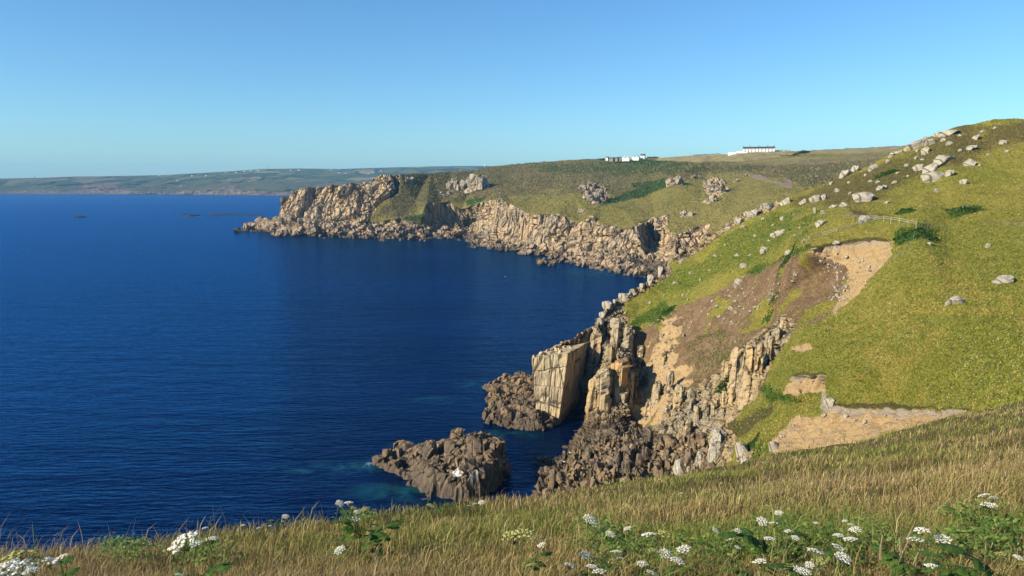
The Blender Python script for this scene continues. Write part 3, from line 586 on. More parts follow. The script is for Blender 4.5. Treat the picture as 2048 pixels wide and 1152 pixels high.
# ------------------------------------------------------------------ sea
def sea_mat():
    t = NT('sea_water'); p = t.p
    big = t.noise(1.0, 4, 0.55, t.mapping((0.004, 0.013, 1), (0, 0, 0.15)))
    c = t.mix(t.ramp(big, 0.35, 0.65), (0.0004, 0.0032, 0.021), (0.0010, 0.008, 0.044))
    # pale sand and weed in the shallows, a place each
    sh = None
    for (u, v, rx, ry) in ((620, 935, 9, 5), (680, 935, 12, 5), (800, 985, 13, 7), (880, 800, 11, 5), (960, 770, 9, 8), (830, 890, 7, 4), (1000, 870, 12, 5), (760, 920, 6, 5), (1210, 545, 40, 26)):
        Y = float(y_at_z(u, v, 0)); x = float(rays(u, v)[0]) * Y
        n = t.n('ShaderNodeVectorMath', operation='SUBTRACT'); t.l(t.co, n.inputs[0]); n.inputs[1].default_value = (x, Y, 0)
        s = t.n('ShaderNodeVectorMath', operation='DIVIDE'); t.l(n.outputs[0], s.inputs[0]); s.inputs[1].default_value = (rx, ry, 100)
        L = t.n('ShaderNodeVectorMath', operation='LENGTH'); t.l(s.outputs[0], L.inputs[0])
        q = t.math('SUBTRACT', 1.0, t.ramp(L.outputs['Value'], 0.1, 1.1)); sh = q if sh is None else t.math('MAXIMUM', sh, q)
    n = t.noise(0.16, 5, 0.65, None, 0.6)
    c = t.mix(t.math('MULTIPLY', sh, t.ramp(n, 0.38, 0.68)), c, (0.010, 0.078, 0.088))
    df = t.n('ShaderNodeBsdfDiffuse'); t.l(c, df.inputs[0]); gl = t.n('ShaderNodeBsdfGlossy'); gl.inputs['Color'].default_value = (0.13, 0.46, 0.95, 1); gl.inputs['Roughness'].default_value = 0.17
    fr = t.n('ShaderNodeFresnel'); fr.inputs['IOR'].default_value = 1.22; mx = t.n('ShaderNodeMixShader'); t.l(t.math('MINIMUM', t.math('MULTIPLY', fr.outputs[0], 1.08), 0.68), mx.inputs[0]); t.l(df.outputs[0], mx.inputs[1]); t.l(gl.outputs[0], mx.inputs[2]); t.l(mx.outputs[0], t.o.inputs[0])
    w1 = t.noise(1.0, 4, 0.55, t.mapping((0.20, 0.80, 1), (0, 0, -0.16)), 0.4); w2 = t.noise(1.0, 5, 0.6, t.mapping((0.035, 0.12, 1), (0, 0, 0.1)))
    h = t.math('ADD', t.math('MULTIPLY', w1, 1.0), t.math('MULTIPLY', w2, 2.2))
    bn = t.bump(h, 0.62, 1.0)
    for q in (df.inputs['Normal'], gl.inputs['Normal'], fr.inputs['Normal']): t.l(bn, q)
    return t.m
xs = [-14000, -6000, -3000, -1200, -400, 0, 400, 1200, 3000, 6000, 14000]; ys = [-2000, -300, 0, 300, 900, 2000, 3500, 6000, 12000]
V_ = np.array([(x, y, 0) for x in xs for y in ys], float)
sea = mesh_np('sea', V_, grid_faces(len(xs), len(ys))[:, ::-1], sea_mat()); tag(sea, 'deep blue rippled sea filling the bay', 'sea', kind='structure')

# ------------------------------------------------------------------ rocks
def hull_chunk(bm, c, dims, rng, npt=16, rot=None, boxy=0.5, bevel=0.0):
    """one angular block of granite added to bm"""
    t = bmesh.new()
    for k in range(npt):
        d_ = rng.normal(size=3); d_ /= np.linalg.norm(d_)
        q = d_ / (np.abs(d_) ** 4).sum() ** 0.25 * boxy + d_ * (1 - boxy)
        t.verts.new(Vector(q * rng.uniform(0.85, 1.05)) * 0.5)
    r = bmesh.ops.convex_hull(t, input=t.verts)
    bmesh.ops.delete(t, geom=[g for g in set(r['geom_interior'] + r['geom_unused']) if isinstance(g, bmesh.types.BMVert)], context='VERTS')
    M = Matrix.Translation(Vector(c)) @ (rot.to_matrix().to_4x4() if rot else Matrix()) @ Matrix.Diagonal((*dims, 1))
    t.transform(M)
    if bevel: 
        bmesh.ops.dissolve_limit(t, angle_limit=0.2, verts=t.verts, edges=t.edges)
        bmesh.ops.bevel(t, geom=list(t.edges), offset=bevel * min(dims), segments=1, affect='EDGES', profile=0.5)
    mp = {v: bm.verts.new(v.co) for v in t.verts}
    for f_ in t.faces:
        try: bm.faces.new([mp[v] for v in f_.verts])
        except ValueError: pass
    t.free()
def rrot(rng, a=3.14, tilt=0.4):
    return Quaternion((0, 0, 1), rng.uniform(-a, a)) @ Quaternion((1, 0, 0), rng.uniform(-tilt, tilt)) @ Quaternion((0, 1, 0), rng.uniform(-tilt, tilt))
def roughen(bm, amp, size, cuts=1, seed=3):
    bmesh.ops.triangulate(bm, faces=bm.faces)
    if cuts: bmesh.ops.subdivide_edges(bm, edges=bm.edges, cuts=cuts, use_grid_fill=True)
    bm.normal_update(); co = np.array([v.co for v in bm.verts]); no = np.array([v.normal for v in bm.verts])
    dd = amp * fbm(co / size, 4, seed)
    for v, a, n_ in zip(bm.verts, dd, no): v.co += Vector(n_) * float(a)

rng = np.random.default_rng(11)
PROTO = []
for k in range(9):
    bm = bmesh.new(); hull_chunk(bm, (0, 0, 0), (1, 1, 1), rng, npt=9 + k, boxy=(0.45, 0.9, 0.7)[k % 3], bevel=0.035)
    roughen(bm, 0.07, 0.28, 2, seed=20 + k)
    for v in bm.verts:
        if abs(v.co.z) < 0.04: v.co.x *= 0.97; v.co.y *= 0.97
    me = bpy.data.meshes.new('boulder'); bm.normal_update(); bm.to_mesh(me); bm.free(); me.materials.append(M_lichen)
    PROTO.append(me)
def boulder(u, v, wpx, hpx=None, label=None, group=None, k=None, name='boulder', tilt=None, tree=None, sink=0.38, cat='boulder'):
    r = hit(tree or T_hill, u, v + (hpx or wpx * 0.6) * 0.3)
    if r[0] is None: print('boulder misses', u, v); return
    p = r[0]; m_ = p.y / F
    o = bpy.data.objects.new(name, PROTO[(k if k is not None else int(rng.integers(9))) % 9]); COL.objects.link(o)
    hh = (hpx or wpx * 0.62) * m_ * 1.25; ww = wpx * m_ * 1.1
    o.scale = (ww, ww * rng.uniform(0.7, 0.95), hh)
    o.rotation_euler = (rng.uniform(-.25, .25), (rad(-20) if tilt is None else rad(tilt)) + rng.uniform(-.15, .15), rng.uniform(-.5, .5) + (3.14159 if rng.random() < .5 else 0) * 0)
    o.location = p + Vector((0, 0, hh * (0.5 - sink) - (hpx or wpx * 0.6) * 0.3 * m_ * 0.3))
    tag(o, label, cat, group)
    return o
BIG = [
 (1898, 263, 38, 17, 'long pale slab on the skyline at the top of the rocky ridge'),
 (1830, 290, 46, 18, 'square-ended pale rock where the ridge skyline steps down to the fields'),
 (1861, 283, 26, 14, 'rounded skyline boulder between the square-ended rock and the long slab'),
 (1887, 316, 46, 26, 'largest dark-speckled tilted slab high on the heathery ridge'),
 (1865, 335, 42, 22, 'upper slab of the stacked pair on the heathery ridge'),
 (1864, 354, 40, 26, 'lower grey block of the stacked pair on the heathery ridge'),
 (1838, 335, 20, 18, 'narrow pale rock touching the left of the stacked pair'),
 (1900, 345, 22, 15, 'small flat rock touching the right of the stacked pair'),
 (1939, 326, 30, 12, 'low flat rock lying right of the stacked pair below the ridge'),
 (1943, 294, 24, 10, 'thin slab in heather below the right part of the skyline'),
 (1951, 275, 22, 9, 'thin pale slab just under the skyline at right'),
 (1853, 300, 22, 16, 'upright pale rock just below the skyline rocks'),
 (1928, 363, 15, 13, 'small lone rock in grass right of the stacked pair'),
 (1873, 381, 12, 11, 'small rounded rock in grass under the stacked pair'),
 (1793, 304, 26, 10, 'flat pale slab at the foot of the square-ended skyline rock'),
 (1744, 335, 24, 14, 'grey rock at the right end of the outcrop against the field'),
 (1713, 337, 20, 17, 'tallest pointed rock of the outcrop against the field'),
 (1694, 346, 28, 18, 'left pale block of the outcrop against the field'),
 (1726, 393, 38, 23, 'large rounded boulder with dark right side in mid slope'),
 (1760, 375, 20, 14, 'pale wedge-shaped rock up and right of the large rounded boulder'),
 (1771, 374, 12, 13, 'small rock leaning on the pale wedge-shaped rock'),
 (1631, 397, 22, 18, 'left half of the paired tilted boulders on the green slope'),
 (1648, 395, 24, 15, 'right half of the paired tilted boulders on the green slope'),
 (1607, 402, 16, 16, 'narrow tilted rock left of the paired boulders'),
 (1572, 401, 24, 20, 'sharp tilted slab on the crest against the far grass slope'),
 (1531, 411, 26, 14, 'flat-topped crest rock left of the sharp tilted slab'),
 (1510, 424, 24, 16, 'upper crest rock of the stony rib above the bay'),
 (1644, 444, 31, 21, 'rounded speckled boulder standing alone left of the fence'),
 (1726, 438, 34, 19, 'speckled boulder standing behind the white fence'),
 (1630, 421, 13, 17, 'upright stone just above the rounded lone boulder'),
 (1646, 424, 12, 10, 'small dark rock above right of the rounded lone boulder'),
 (1668, 411, 19, 9, 'thin flat stone below the paired boulders'),
 (1690, 408, 20, 13, 'low stone left of the large rounded boulder with dark side'),
 (1557, 466, 32, 14, 'long broken slab lying on the green slope'),
 (1486, 530, 19, 11, 'pale stone low on the green slope above the brown scree'),
 (1475, 564, 24, 17, 'grey boulder on the upper edge of the brown scree'),
 (1529, 497, 22, 15, 'pale two-part rock in the middle of the lush green slope'),
 (1576, 505, 22, 10, 'flat stone on the grass lip left of the sandy scar'),
 (1930, 412, 14, 8, 'small pale stone by the dark bracken patch'),
 (1775, 404, 18, 8, 'flat stone in grass below the pale wedge-shaped rock'),
 (2004, 557, 46, 18, 'pale flat boulder at the right edge of the big grass slope'),
 (1909, 600, 38, 18, 'grey flat boulder in the middle of the big grass slope'),
 (1975, 490, 14, 13, 'small pale stone above the big grass slope near the right edge'),
 (1859, 487, 13, 9, 'small pale stone just below the fence corner'),
 (1633, 372, 24, 11, 'flat skyline rock above the narrow tilted rock'),
 (1613, 371, 15, 12, 'square skyline stone left of the flat skyline rock'),
 (1664, 365, 14, 11, 'rounded skyline stone right of the flat skyline rock'),
 (1674, 380, 11, 10, 'small upright stone below the rounded skyline stone'),
 (1457, 456, 17, 9, 'flat stone on the crest edge over the far cliffs'),
 (1478, 441, 20, 14, 'lower crest rock of the stony rib above the bay'),
 (1496, 428, 15, 16, 'upright crest rock of the stony rib above the bay'),
 (1611, 480, 15, 8, 'stone at the left end of the white fence'),
 (1674, 483, 18, 9, 'pale stones on the turf lip of the sandy scar'),
 (1834, 314, 12, 10, 'small stone left of the largest tilted slab'),
 (2006, 283, 18, 11, 'dull rock in heather near the right end of the skyline'),
 (1483, 897, 30, 38, 'dark-sided upright rock at the foot of the sandy bank'),
 (1493, 917, 26, 22, 'pale leaning rock at the edge of the foreground grass'),
 (1548, 891, 24, 30, 'smooth sandy rock at the left tip of the big soil bank'),
 (1661, 803, 26, 22, 'whitish rock sticking out between the two soil banks'),
 (1362, 930, 32, 40, 'broad pale block at the right end of the shore rocks'),
 (1334, 817, 13, 9, 'pale stone lying in the lower gully'),
 (1380, 935, 14, 20, 'small upright stone beside the broad pale shore block'),
]
for i, (u, v, a, b, lab) in enumerate(BIG): boulder(u, v, a, b, lab, 'boulders on the near slope')
for u, v, a in ((1460, 593, 8), (1471, 603, 8), (1403, 624, 6), (1462, 618, 12), (1471, 626, 9), (1501, 624, 9), (1438, 634, 8), (1471, 685, 7), (1517, 615, 8), (1375, 600, 6), (1434, 613, 10), (1464, 648, 12), (1448, 640, 7), (1455, 604, 6), (1540, 590, 7), (1420, 650, 6)):
    boulder(u, v, a, a * 0.75, 'small pale stone lying loose on the brown scree', 'stones on the scree', sink=0.05, cat='stone', name='stone')
boulder(1367, 673, 11, 7, 'pale stone lying at the top of the sandy gully', None, sink=0.05, cat='stone', name='stone')
for u, v, a in ((1600, 832, 9), (1622, 836, 7), (1648, 829, 12), (1690, 832, 14), (1712, 838, 11), (1728, 842, 15), (1790, 838, 10), (1830, 832, 9), (1868, 828, 8), (1585, 850, 9), (1565, 870, 12), (1700, 822, 8), (1640, 858, 6), (1770, 830, 7), (1600, 762, 6), (1625, 760, 7), (1645, 764, 6)):
    boulder(u, v, a, a * .7, 'rounded stone stuck in the bare soil bank under the turf', 'stones in the soil banks', cat='stone', name='stone', tilt=0)
for u, v, a in ((1588, 429, 9), (1564, 437, 14), (1527, 437, 9), (1486, 453, 10), (1475, 509, 11), (1545, 450, 7), (1510, 470, 8), (1450, 490, 8), (1430, 510, 8), (1400, 560, 9), (1500, 510, 7), (1420, 540, 7), (1380, 545, 8), (1350, 565, 10), (1330, 590, 7), (1600, 455, 7), (1590, 470, 6), (1538, 480, 7), (1365, 590, 8), (1300, 605, 9)):
    boulder(u, v, a, a * 0.7, 'small pale stone half buried in the green slope', 'stones on the green slope', cat='stone', name='stone')
for u, v, a in ((1775, 322, 14), (1812, 330, 12), (1887, 279, 12), (1898, 286, 14), (1834, 301, 11), (1975, 308, 9), (2014, 302, 10), (1697, 365, 9), (1740, 362, 10), (1789, 363, 13), (1756, 363, 10), (1795, 345, 9), (1815, 352, 8), (1920, 300, 9), (1960, 330, 9), (1880, 262, 12), (1920, 270, 10), (1965, 262, 10), (1845, 318, 9), (1730, 350, 10), (1768, 345, 8), (1700, 385, 9), (1990, 255, 10), (1752, 330, 10), (1780, 312, 12), (1815, 297, 16), (1850, 276, 14), (1875, 268, 16)):
    boulder(u, v, a, a * 0.62, 'smaller grey stone poking through the heather on the ridge', 'stones on the heathery ridge', cat='stone', name='stone')
for u, v, a, lab in ((1215, 608, 22, 'square yellowish block standing on the cliff crest above the pillars'), (1246, 592, 20, 'second square block higher up the cliff crest'), (1320, 540, 22, 'dark cube-shaped block at the top of the cliff crest'), (1300, 556, 22, 'pale block just below the dark cube on the cliff crest'), (1282, 572, 18, 'flat block on the cliff crest midway up'), (1265, 582, 16, 'rounded block on the cliff crest between two square blocks'), (1228, 603, 15, 'small block behind the square yellowish block'), (1322, 528, 12, 'small pale block topping the dark cube'), (1200, 640, 16, 'pale block beside the orange-topped pillar'), (1205, 628, 15, 'small block under the square yellowish block')):
    o = boulder(u, v, a, a * 0.95, lab, 'blocks along the cliff crest', k=1 + 3 * int(rng.integers(3)), tilt=0, sink=0.42, cat='rock', name='rock_block')

def rock_obj(name, bm, mat, label, cat, group=None, kind=None, smooth=False):
    bm.normal_update(); return tag(bm_obj(name, bm, mat, smooth=smooth), label, cat, group, kind)
def pillar(u0, v0, u1, v1, wpx, label, dY=0.0, mat=None, seed=0, tops=1):
    """rock column from a top bearing to a foot bearing, standing on the cliff"""
    r = hit(T_hill, (u0 + u1) / 2, (v0 + v1) / 2)[0]; Y = (r.y if r else 190) + dY
    a = Vector(at(u1, v1 + 12, Y - 0.6)); b = Vector(at(u0, v0, Y + 0.8)); R = wpx * Y / F * 0.5
    r_ = np.random.default_rng(100 + seed); n = 12; m = 44; ph = r_.uniform(0, 6.28, 3)
    A = np.linspace(0, 2 * math.pi, n, endpoint=False)
    vs = []
    for j in range(m):
        s = j / (m - 1); c = a.lerp(b, s); rr = R * (1.12 - 0.22 * s) * (1 if s < .93 else 1 - (s - .93) * 6)
        for k in range(n):
            q = abs(math.cos(2.5 * A[k] + ph[0])) ** 0.6; e = rr * (0.80 + 0.28 * q)
            vs.append((c.x + e * math.cos(A[k]), c.y + e * math.sin(A[k]) * 1.2, c.z))
    vs = np.array(vs); cen = np.repeat(vs.reshape(m, n, 3).mean(1), n, 0); dn = vs - cen; dn[:, 2] = 0; dn /= np.linalg.norm(dn, axis=1, keepdims=True) + 1e-6
    vs = vs + dn * (R * (0.55 * blocks(vs + seed * 9, (R * 0.9, R * 0.9, R * 3), 5) + 0.22 * fbm(vs / R * 1.6 + seed, 4, 9)))[:, None]
    fc = [(j * n + k, j * n + (k + 1) % n, (j + 1) * n + (k + 1) % n, (j + 1) * n + k) for j in range(m - 1) for k in range(n)]
    bm = bmesh.new(); V = [bm.verts.new(p) for p in vs]
    for f_ in fc: bm.faces.new([V[i] for i in f_])
    bm.faces.new(V[-n:])
    return rock_obj('rock_pillar', bm, mat or M_rock, label, 'rock pillar', 'rock pillars of the cliff', 'thing')
M_orange = rock_mat('orange_lichen_granite', (0.40, 0.25, 0.10), (0.28, 0.23, 0.16), (0.10, 0.075, 0.05), (0.42, 0.36, 0.24), spots=(0.55, 0.27, 0.03), k=0.7)
pillar(1196, 656, 1178, 792, 27, 'tall leaning pillar with a bright orange lichen top', -1.5, M_orange, 1)
pillar(1166, 672, 1160, 770, 22, 'second pillar left of the orange-topped one', -1.0, None, 2)
pillar(1142, 682, 1146, 770, 20, 'short pillar rising just behind the square block', -1.0, None, 3)
pillar(1243, 720, 1226, 868, 40, 'broad yellowish column in the middle of the near cliff', -1.2, M_orange, 4)
pillar(1261, 745, 1254, 856, 20, 'dark narrow column edging the sandy gully', -0.6, None, 5)
pillar(1212, 735, 1200, 858, 30, 'pale column left of the broad yellowish column', -0.8, None, 6)
pillar(1192, 752, 1176, 866, 24, 'wave-worn pale column at the mouth of the sea cave', -0.4, None, 8)
pillar(1222, 690, 1215, 790, 26, 'upper slab-like column above the pale column', -0.5, None, 7)
for i, (a, b, c, d_, w_, lab) in enumerate(((1478, 694, 1470, 790, 26, 'leftmost tall column of the gully-side rocks'), (1502, 690, 1490, 806, 24, 'widest column of the gully-side rocks'), (1522, 684, 1508, 796, 18, 'thin column right of the widest gully-side one'), (1542, 672, 1532, 745, 17, 'short column under the grass brow'), (1556, 655, 1548, 715, 17, 'stepped dark column at the grass brow'), (1568, 640, 1562, 675, 13, 'topmost small column at the grass brow'), (1452, 720, 1455, 780, 18, 'low pale column at the left of the gully-side rocks'))):
    pillar(a, b, c, d_, w_, lab, -0.8, None, 20 + i)
pillar(1435, 858, 1434, 922, 36, 'thick whitish pillar near the foreground grass', -1.0, M_lichen, 31)
pillar(1400, 902, 1400, 950, 15, 'slim grey pillar beside the thick whitish one', -1.0, M_lichen, 32)
for i, (a, b, c, d_, w_) in enumerate(((1318, 762, 1306, 850, 18), (1342, 742, 1334, 838, 16), (1362, 770, 1350, 856, 20), (1384, 776, 1374, 848, 15), (1300, 800, 1292, 866, 16), (1328, 700, 1322, 752, 12))):
    pillar(a, b, c, d_, w_, 'low tan rock rib breaking through the sandy gully', -0.3, None, 60 + i)['group'] = 'rock ribs in the sandy gully'
for i, (a, b, c, d_, w_, lab) in enumerate(((1258, 652, 1248, 735, 26, 'slabby rib under the green turf above the columns'), (1280, 690, 1272, 760, 18, 'short rib at the upper edge of the sandy gully'), (1236, 636, 1226, 725, 28, 'tall slabby rib right of the orange-topped pillar'))):
    pillar(a, b, c, d_, w_, lab, -0.4, None, 70 + i)
for i, (u, v0, v1, w_) in enumerate(((1392, 812, 868, 17), (1410, 800, 858, 16), (1428, 795, 850, 18), (1446, 782, 842, 15), (1462, 775, 832, 14), (1376, 840, 880, 15))):
    pillar(u + 3, v0, u, v1, w_, 'ribbed brown column in the row under the dark ivy', -0.6, None, 40 + i)['group'] = 'ribbed columns under the ivy'

# square block standing off the cliff
def stack_block():
    c = {k: Vector(at(*p)) for k, p in dict(a=(1064, 716, 184), b=(1136, 706, 183), c=(1192, 676, 203), d=(1112, 690, 203)).items()}
    e = {k: Vector(at(*p)) for k, p in dict(a=(1070, 860, 181), b=(1116, 850, 180), c=(1172, 792, 203), d=(1090, 800, 203)).items()}
    n = 140; m = 110; vs = []
    ks = 'abcd'
    for s in range(m):
        t = s / (m - 1)
        ring = [e[k].lerp(c[k], t) for k in ks]
        for q in range(4):
            for r in range(n // 4):
                vs.append(ring[q].lerp(ring[(q + 1) % 4], r / (n // 4)))
    top0 = len(vs); vs = np.array(vs); C = np.repeat(vs.reshape(m, n, 3).mean(1), n, 0); dn = vs - C; dn[:, 2] = 0; dn /= np.linalg.norm(dn, axis=1, keepdims=True)
    per = np.tile(np.arange(n) / n * 62.0, m); zz_ = vs[:, 2] + 1.5 * fbm(vs * 0.16, 3, 4)
    def joints(rw, cw, s):
        r0 = zz_ / rw; ri = np.floor(r0).astype(int); c0 = per / cw + h3(ri, ri * 0, ri * 0, s) * 3 + 0.15 * fbm(vs * 0.4, 3, s); ci = np.floor(c0).astype(int)
        e = np.minimum(np.minimum(r0 - ri, ri + 1 - r0) * rw, np.minimum(c0 - ci, ci + 1 - c0) * cw)
        return h3(ri, ci, ri * 0 + 1, s) - 0.5 - 0.5 * (1 - sstep(0.02, 0.25, e))
    vs = vs + dn * (0.45 * joints(4.6, 3.3, 71) + 0.07 * joints(2.3, 1.5, 75) + 0.35 * fbm(vs * 0.22, 3, 19) + 0.05 * fbm(vs * 1.2, 4, 9))[:, None]
    bm = bmesh.new(); V = [bm.verts.new(p) for p in vs]
    for j in range(m - 1):
        for k in range(n): bm.faces.new((V[j * n + k], V[j * n + (k + 1) % n], V[(j + 1) * n + (k + 1) % n], V[(j + 1) * n + k]))
    bm.faces.new(V[-n:])
    r_ = np.random.default_rng(5)
    for u, v, Y, s in ((1072, 712, 185, 2.2), (1085, 706, 186, 2.4), (1100, 704, 187, 2.6), (1122, 705, 185.5, 3.4), (1112, 697, 191, 2.4), (1128, 692, 194, 2.5), (1095, 698, 192, 2.0), (1145, 686, 197, 2.3), (1140, 692, 192, 2.0), (1157, 680, 199, 2.2), (1170, 674, 201, 2.4), (1105, 700, 189, 1.6), (1078, 709, 188, 1.5)):
        hull_chunk(bm, at(u, v + 4, Y), (s, s, s * 0.8), r_, 12, rrot(r_, .4, .15), 0.85)
    return rock_obj('sea_stack', bm, rock_mat('block_granite', (.50, .375, .20), (.42, .345, .22), (.17, .13, .085), (.54, .45, .29), wetz=3.0), 'square-cut pale block of cliff standing above the dark sea cave', 'rock stack')
stack_block()

def rock_field(name, poly, hts, res, mat, label, cat, bl, chunks=0, csize=(1, 2), seed=0, guano=None, base=-2.0, edge=0.9, tall=1.0, rise=1.0):
    """low rock rising out of the sea: a height survey over a shoreline outline, broken into blocks"""
    sh = np.array([(float(rays(u, v)[0]) * float(y_at_z(u, v, 0)), float(y_at_z(u, v, 0))) for u, v in poly])
    x0, y0 = sh.min(0) - 1; x1, y1 = sh.max(0) + 1
    X, Y = np.meshgrid(np.arange(x0, x1, res), np.arange(y0, y1, res), indexing='ij')
    m0 = np.zeros(X.shape); pts = np.stack([X.ravel(), Y.ravel(), 0 * X.ravel()], -1)
    j = (fbm(pts * 0.35, 4, seed) * 1.3).reshape(X.shape)
    m0 = poly_mask(X, Y, [tuple(p) for p in sh], edge, j)
    Hc = []
    for u, v, z in hts:
        yy = float(y_at_z(u, v, z)); Hc.append((float(rays(u, v)[0]) * yy, yy, z))
    Hc = np.array(Hc); d2 = (X[..., None] - Hc[:, 0]) ** 2 + (Y[..., None] - Hc[:, 1]) ** 2 + 0.6
    ww = d2 ** -1.6; Z = (ww * Hc[:, 2]).sum(-1) / ww.sum(-1)
    b1 = blocks(pts, (bl, bl, bl), seed + 3).reshape(X.shape); b2 = blocks(pts, (bl * .4, bl * .4, bl), seed + 5).reshape(X.shape)
    Z = base + (Z - base) * np.clip(m0 * 1.15, 0, 1) ** 0.6 + m0 * tall * (1.5 * b1 + 0.7 * b2 + 0.25 * fbm(pts * 1.3, 4, seed + 8).reshape(X.shape))
    P = np.stack([X + 0.25 * b2 * bl, Y + 0.25 * b1 * bl, Z], -1)
    bm = bmesh.new(); n, m = X.shape; V = [bm.verts.new(p) for p in P.reshape(-1, 3)]
    for a in range(n - 1):
        for b in range(m - 1):
            if m0[a:a + 2, b:b + 2].max() > 0.02: bm.faces.new((V[a * m + b], V[(a + 1) * m + b], V[(a + 1) * m + b + 1], V[a * m + b + 1]))
    bmesh.ops.delete(bm, geom=[v for v in bm.verts if not v.link_faces], context='VERTS')
    r_ = np.random.default_rng(seed); k = 0
    while k < chunks:
        a, b = r_.integers(n), r_.integers(m)
        if m0[a, b] > 0.35:
            s = r_.uniform(*csize); hull_chunk(bm, (X[a, b], Y[a, b], Z[a, b]), (s * r_.uniform(.8, 1.3), s, s * r_.uniform(.7, 1.2)), r_, 13, rrot(r_, .35, .16), 0.88); k += 1
    for k in range(int(chunks * .8)):                                         # joint-bounded blocks standing along the waterline
        e = r_.integers(len(sh)); q = sh[e] + (sh[(e + 1) % len(sh)] - sh[e]) * r_.random(); cen = sh.mean(0); q = q + (cen - q) / np.linalg.norm(cen - q) * r_.uniform(-.2, .3 + csize[1] * .5); zl = Z[int(np.abs(X[:, 0] - q[0]).argmin()), int(np.abs(Y[0] - q[1]).argmin())]
        s = r_.uniform(csize[0] * 1.2, csize[1] * .95); hull_chunk(bm, (q[0], q[1], r_.uniform(-.1, .75) * max(.4, float(zl) * rise)), (s * r_.uniform(.8, 1.3), s, s * r_.uniform(.8, 1.5)), r_, 12, rrot(r_, .35, .14), 0.9)
    o = rock_obj(name, bm, mat, label, cat)
    vv = np.array([v.co for v in o.data.vertices]); g = np.zeros(len(vv))
    if guano:
        for u, v, z, r in guano:
            yy = float(y_at_z(u, v, z)); c = np.array((float(rays(u, v)[0]) * yy, yy, z)); dd = np.linalg.norm((vv - c) * np.array([1, .7, .8]), axis=1); g = np.maximum(g, 1 - dd / r)
    col_attr(o, 'mask', np.stack([g.clip(0, 1), 0 * g, 0 * g, 0 * g + 1], -1))
    return o
rock_field('rock_islet', [(745, 923), (775, 921), (800, 912), (838, 914), (845, 906), (792, 898), (795, 893), (845, 900), (880, 905), (940, 905), (985, 912), (1000, 935), (1016, 950), (1000, 958), (985, 975), (962, 996), (905, 998), (858, 994), (845, 970), (812, 972), (830, 962), (800, 950), (775, 938)],
           [(770, 920, 1.0), (800, 925, 1.0), (830, 940, 1.3), (860, 900, 3.2), (880, 896, 4.4), (915, 895, 5.6), (960, 888, 7.0), (990, 904, 6.4), (900, 925, 5.0), (960, 925, 5.8), (985, 945, 5.0), (880, 950, 3.8), (930, 950, 4.6), (970, 955, 4.4), (870, 975, 2.4), (910, 978, 2.6), (950, 978, 3.0), (990, 960, 3.2), (820, 893, 0.8)],
           0.22, M_dark, 'jagged dark islet with white bird-stained boulders off the near shore', 'islet', 3.2, 130, (0.8, 3.4), 301, tall=1.35, rise=1.0, guano=[(912, 945, 4.6, 2.3), (948, 957, 4.2, 2.5), (925, 940, 6, 2.4), (955, 940, 5.6, 2.2)])
rock_field('rock_platform', [(970, 772), (1000, 768), (1010, 762), (1040, 756), (1075, 765), (1090, 800), (1112, 850), (1085, 860), (1010, 857), (1000, 848), (975, 845), (968, 835), (985, 820), (975, 800), (1000, 785), (975, 778)],
           [(985, 771, .9), (1040, 765, 2.2), (1070, 780, 3.4), (1020, 800, 2), (1060, 800, 4.2), (1000, 830, 1.2), (1050, 835, 2.2), (1090, 845, 1.2), (1010, 850, .6), (1030, 815, 2.4), (1075, 820, 4)],
           0.25, M_dark, 'low brown rock shelf at the seaward foot of the square block', 'rock shelf', 2.8, 80, (0.8, 3.2), 340, tall=1.2)
rock_field('rock_reef', [(1075, 527), (1085, 525), (1090, 529), (1080, 531)], [(1082, 527, 3.0)], 0.5, M_dark, 'small dark rock awash off the cove boulders', 'rock', 4, 6, (3, 6), 360)
rock_field('rock_reef', [(1095, 530), (1104, 528), (1110, 530), (1100, 532)], [(1104, 529, 2.2)], 0.5, M_dark, 'flat tan rock awash nearest the cove boulders', 'rock', 4, 5, (2, 5), 361)
rock_field('rock_reef', [(358, 431), (375, 430), (400, 430.5), (380, 432)], [(375, 430.5, 1.2)], 0.8, M_reef, 'dark reef showing left of the long offshore reef', 'reef', 4, 6, (1.5, 3.5), 362, base=-1, tall=.5)
rock_field('rock_reef', [(412, 430.2), (440, 429.0), (480, 429.4), (530, 429), (528, 430), (480, 430.3), (430, 430.5)], [(440, 429.4, 1.1), (490, 429.8, .4), (520, 429.5, .6)], 1.0, M_reef, 'long thin dark reef off the tip of the headland', 'reef', 5, 14, (1.5, 3.5), 363, base=-1, tall=.5)
rock_field('rock_reef', [(146, 434.4), (160, 432.8), (173, 434), (160, 435)], [(160, 433.6, 1.5)], 0.8, M_reef, 'lone dark reef far out in open water at left', 'reef', 4, 5, (1.5, 3.5), 364, base=-1, tall=.5)

M_far_rub = rock_mat('headland_rubble', (.36, .26, .16), (.27, .21, .145), (.085, .066, .05), (.40, .33, .23), k=2.2, wetz=3.0)
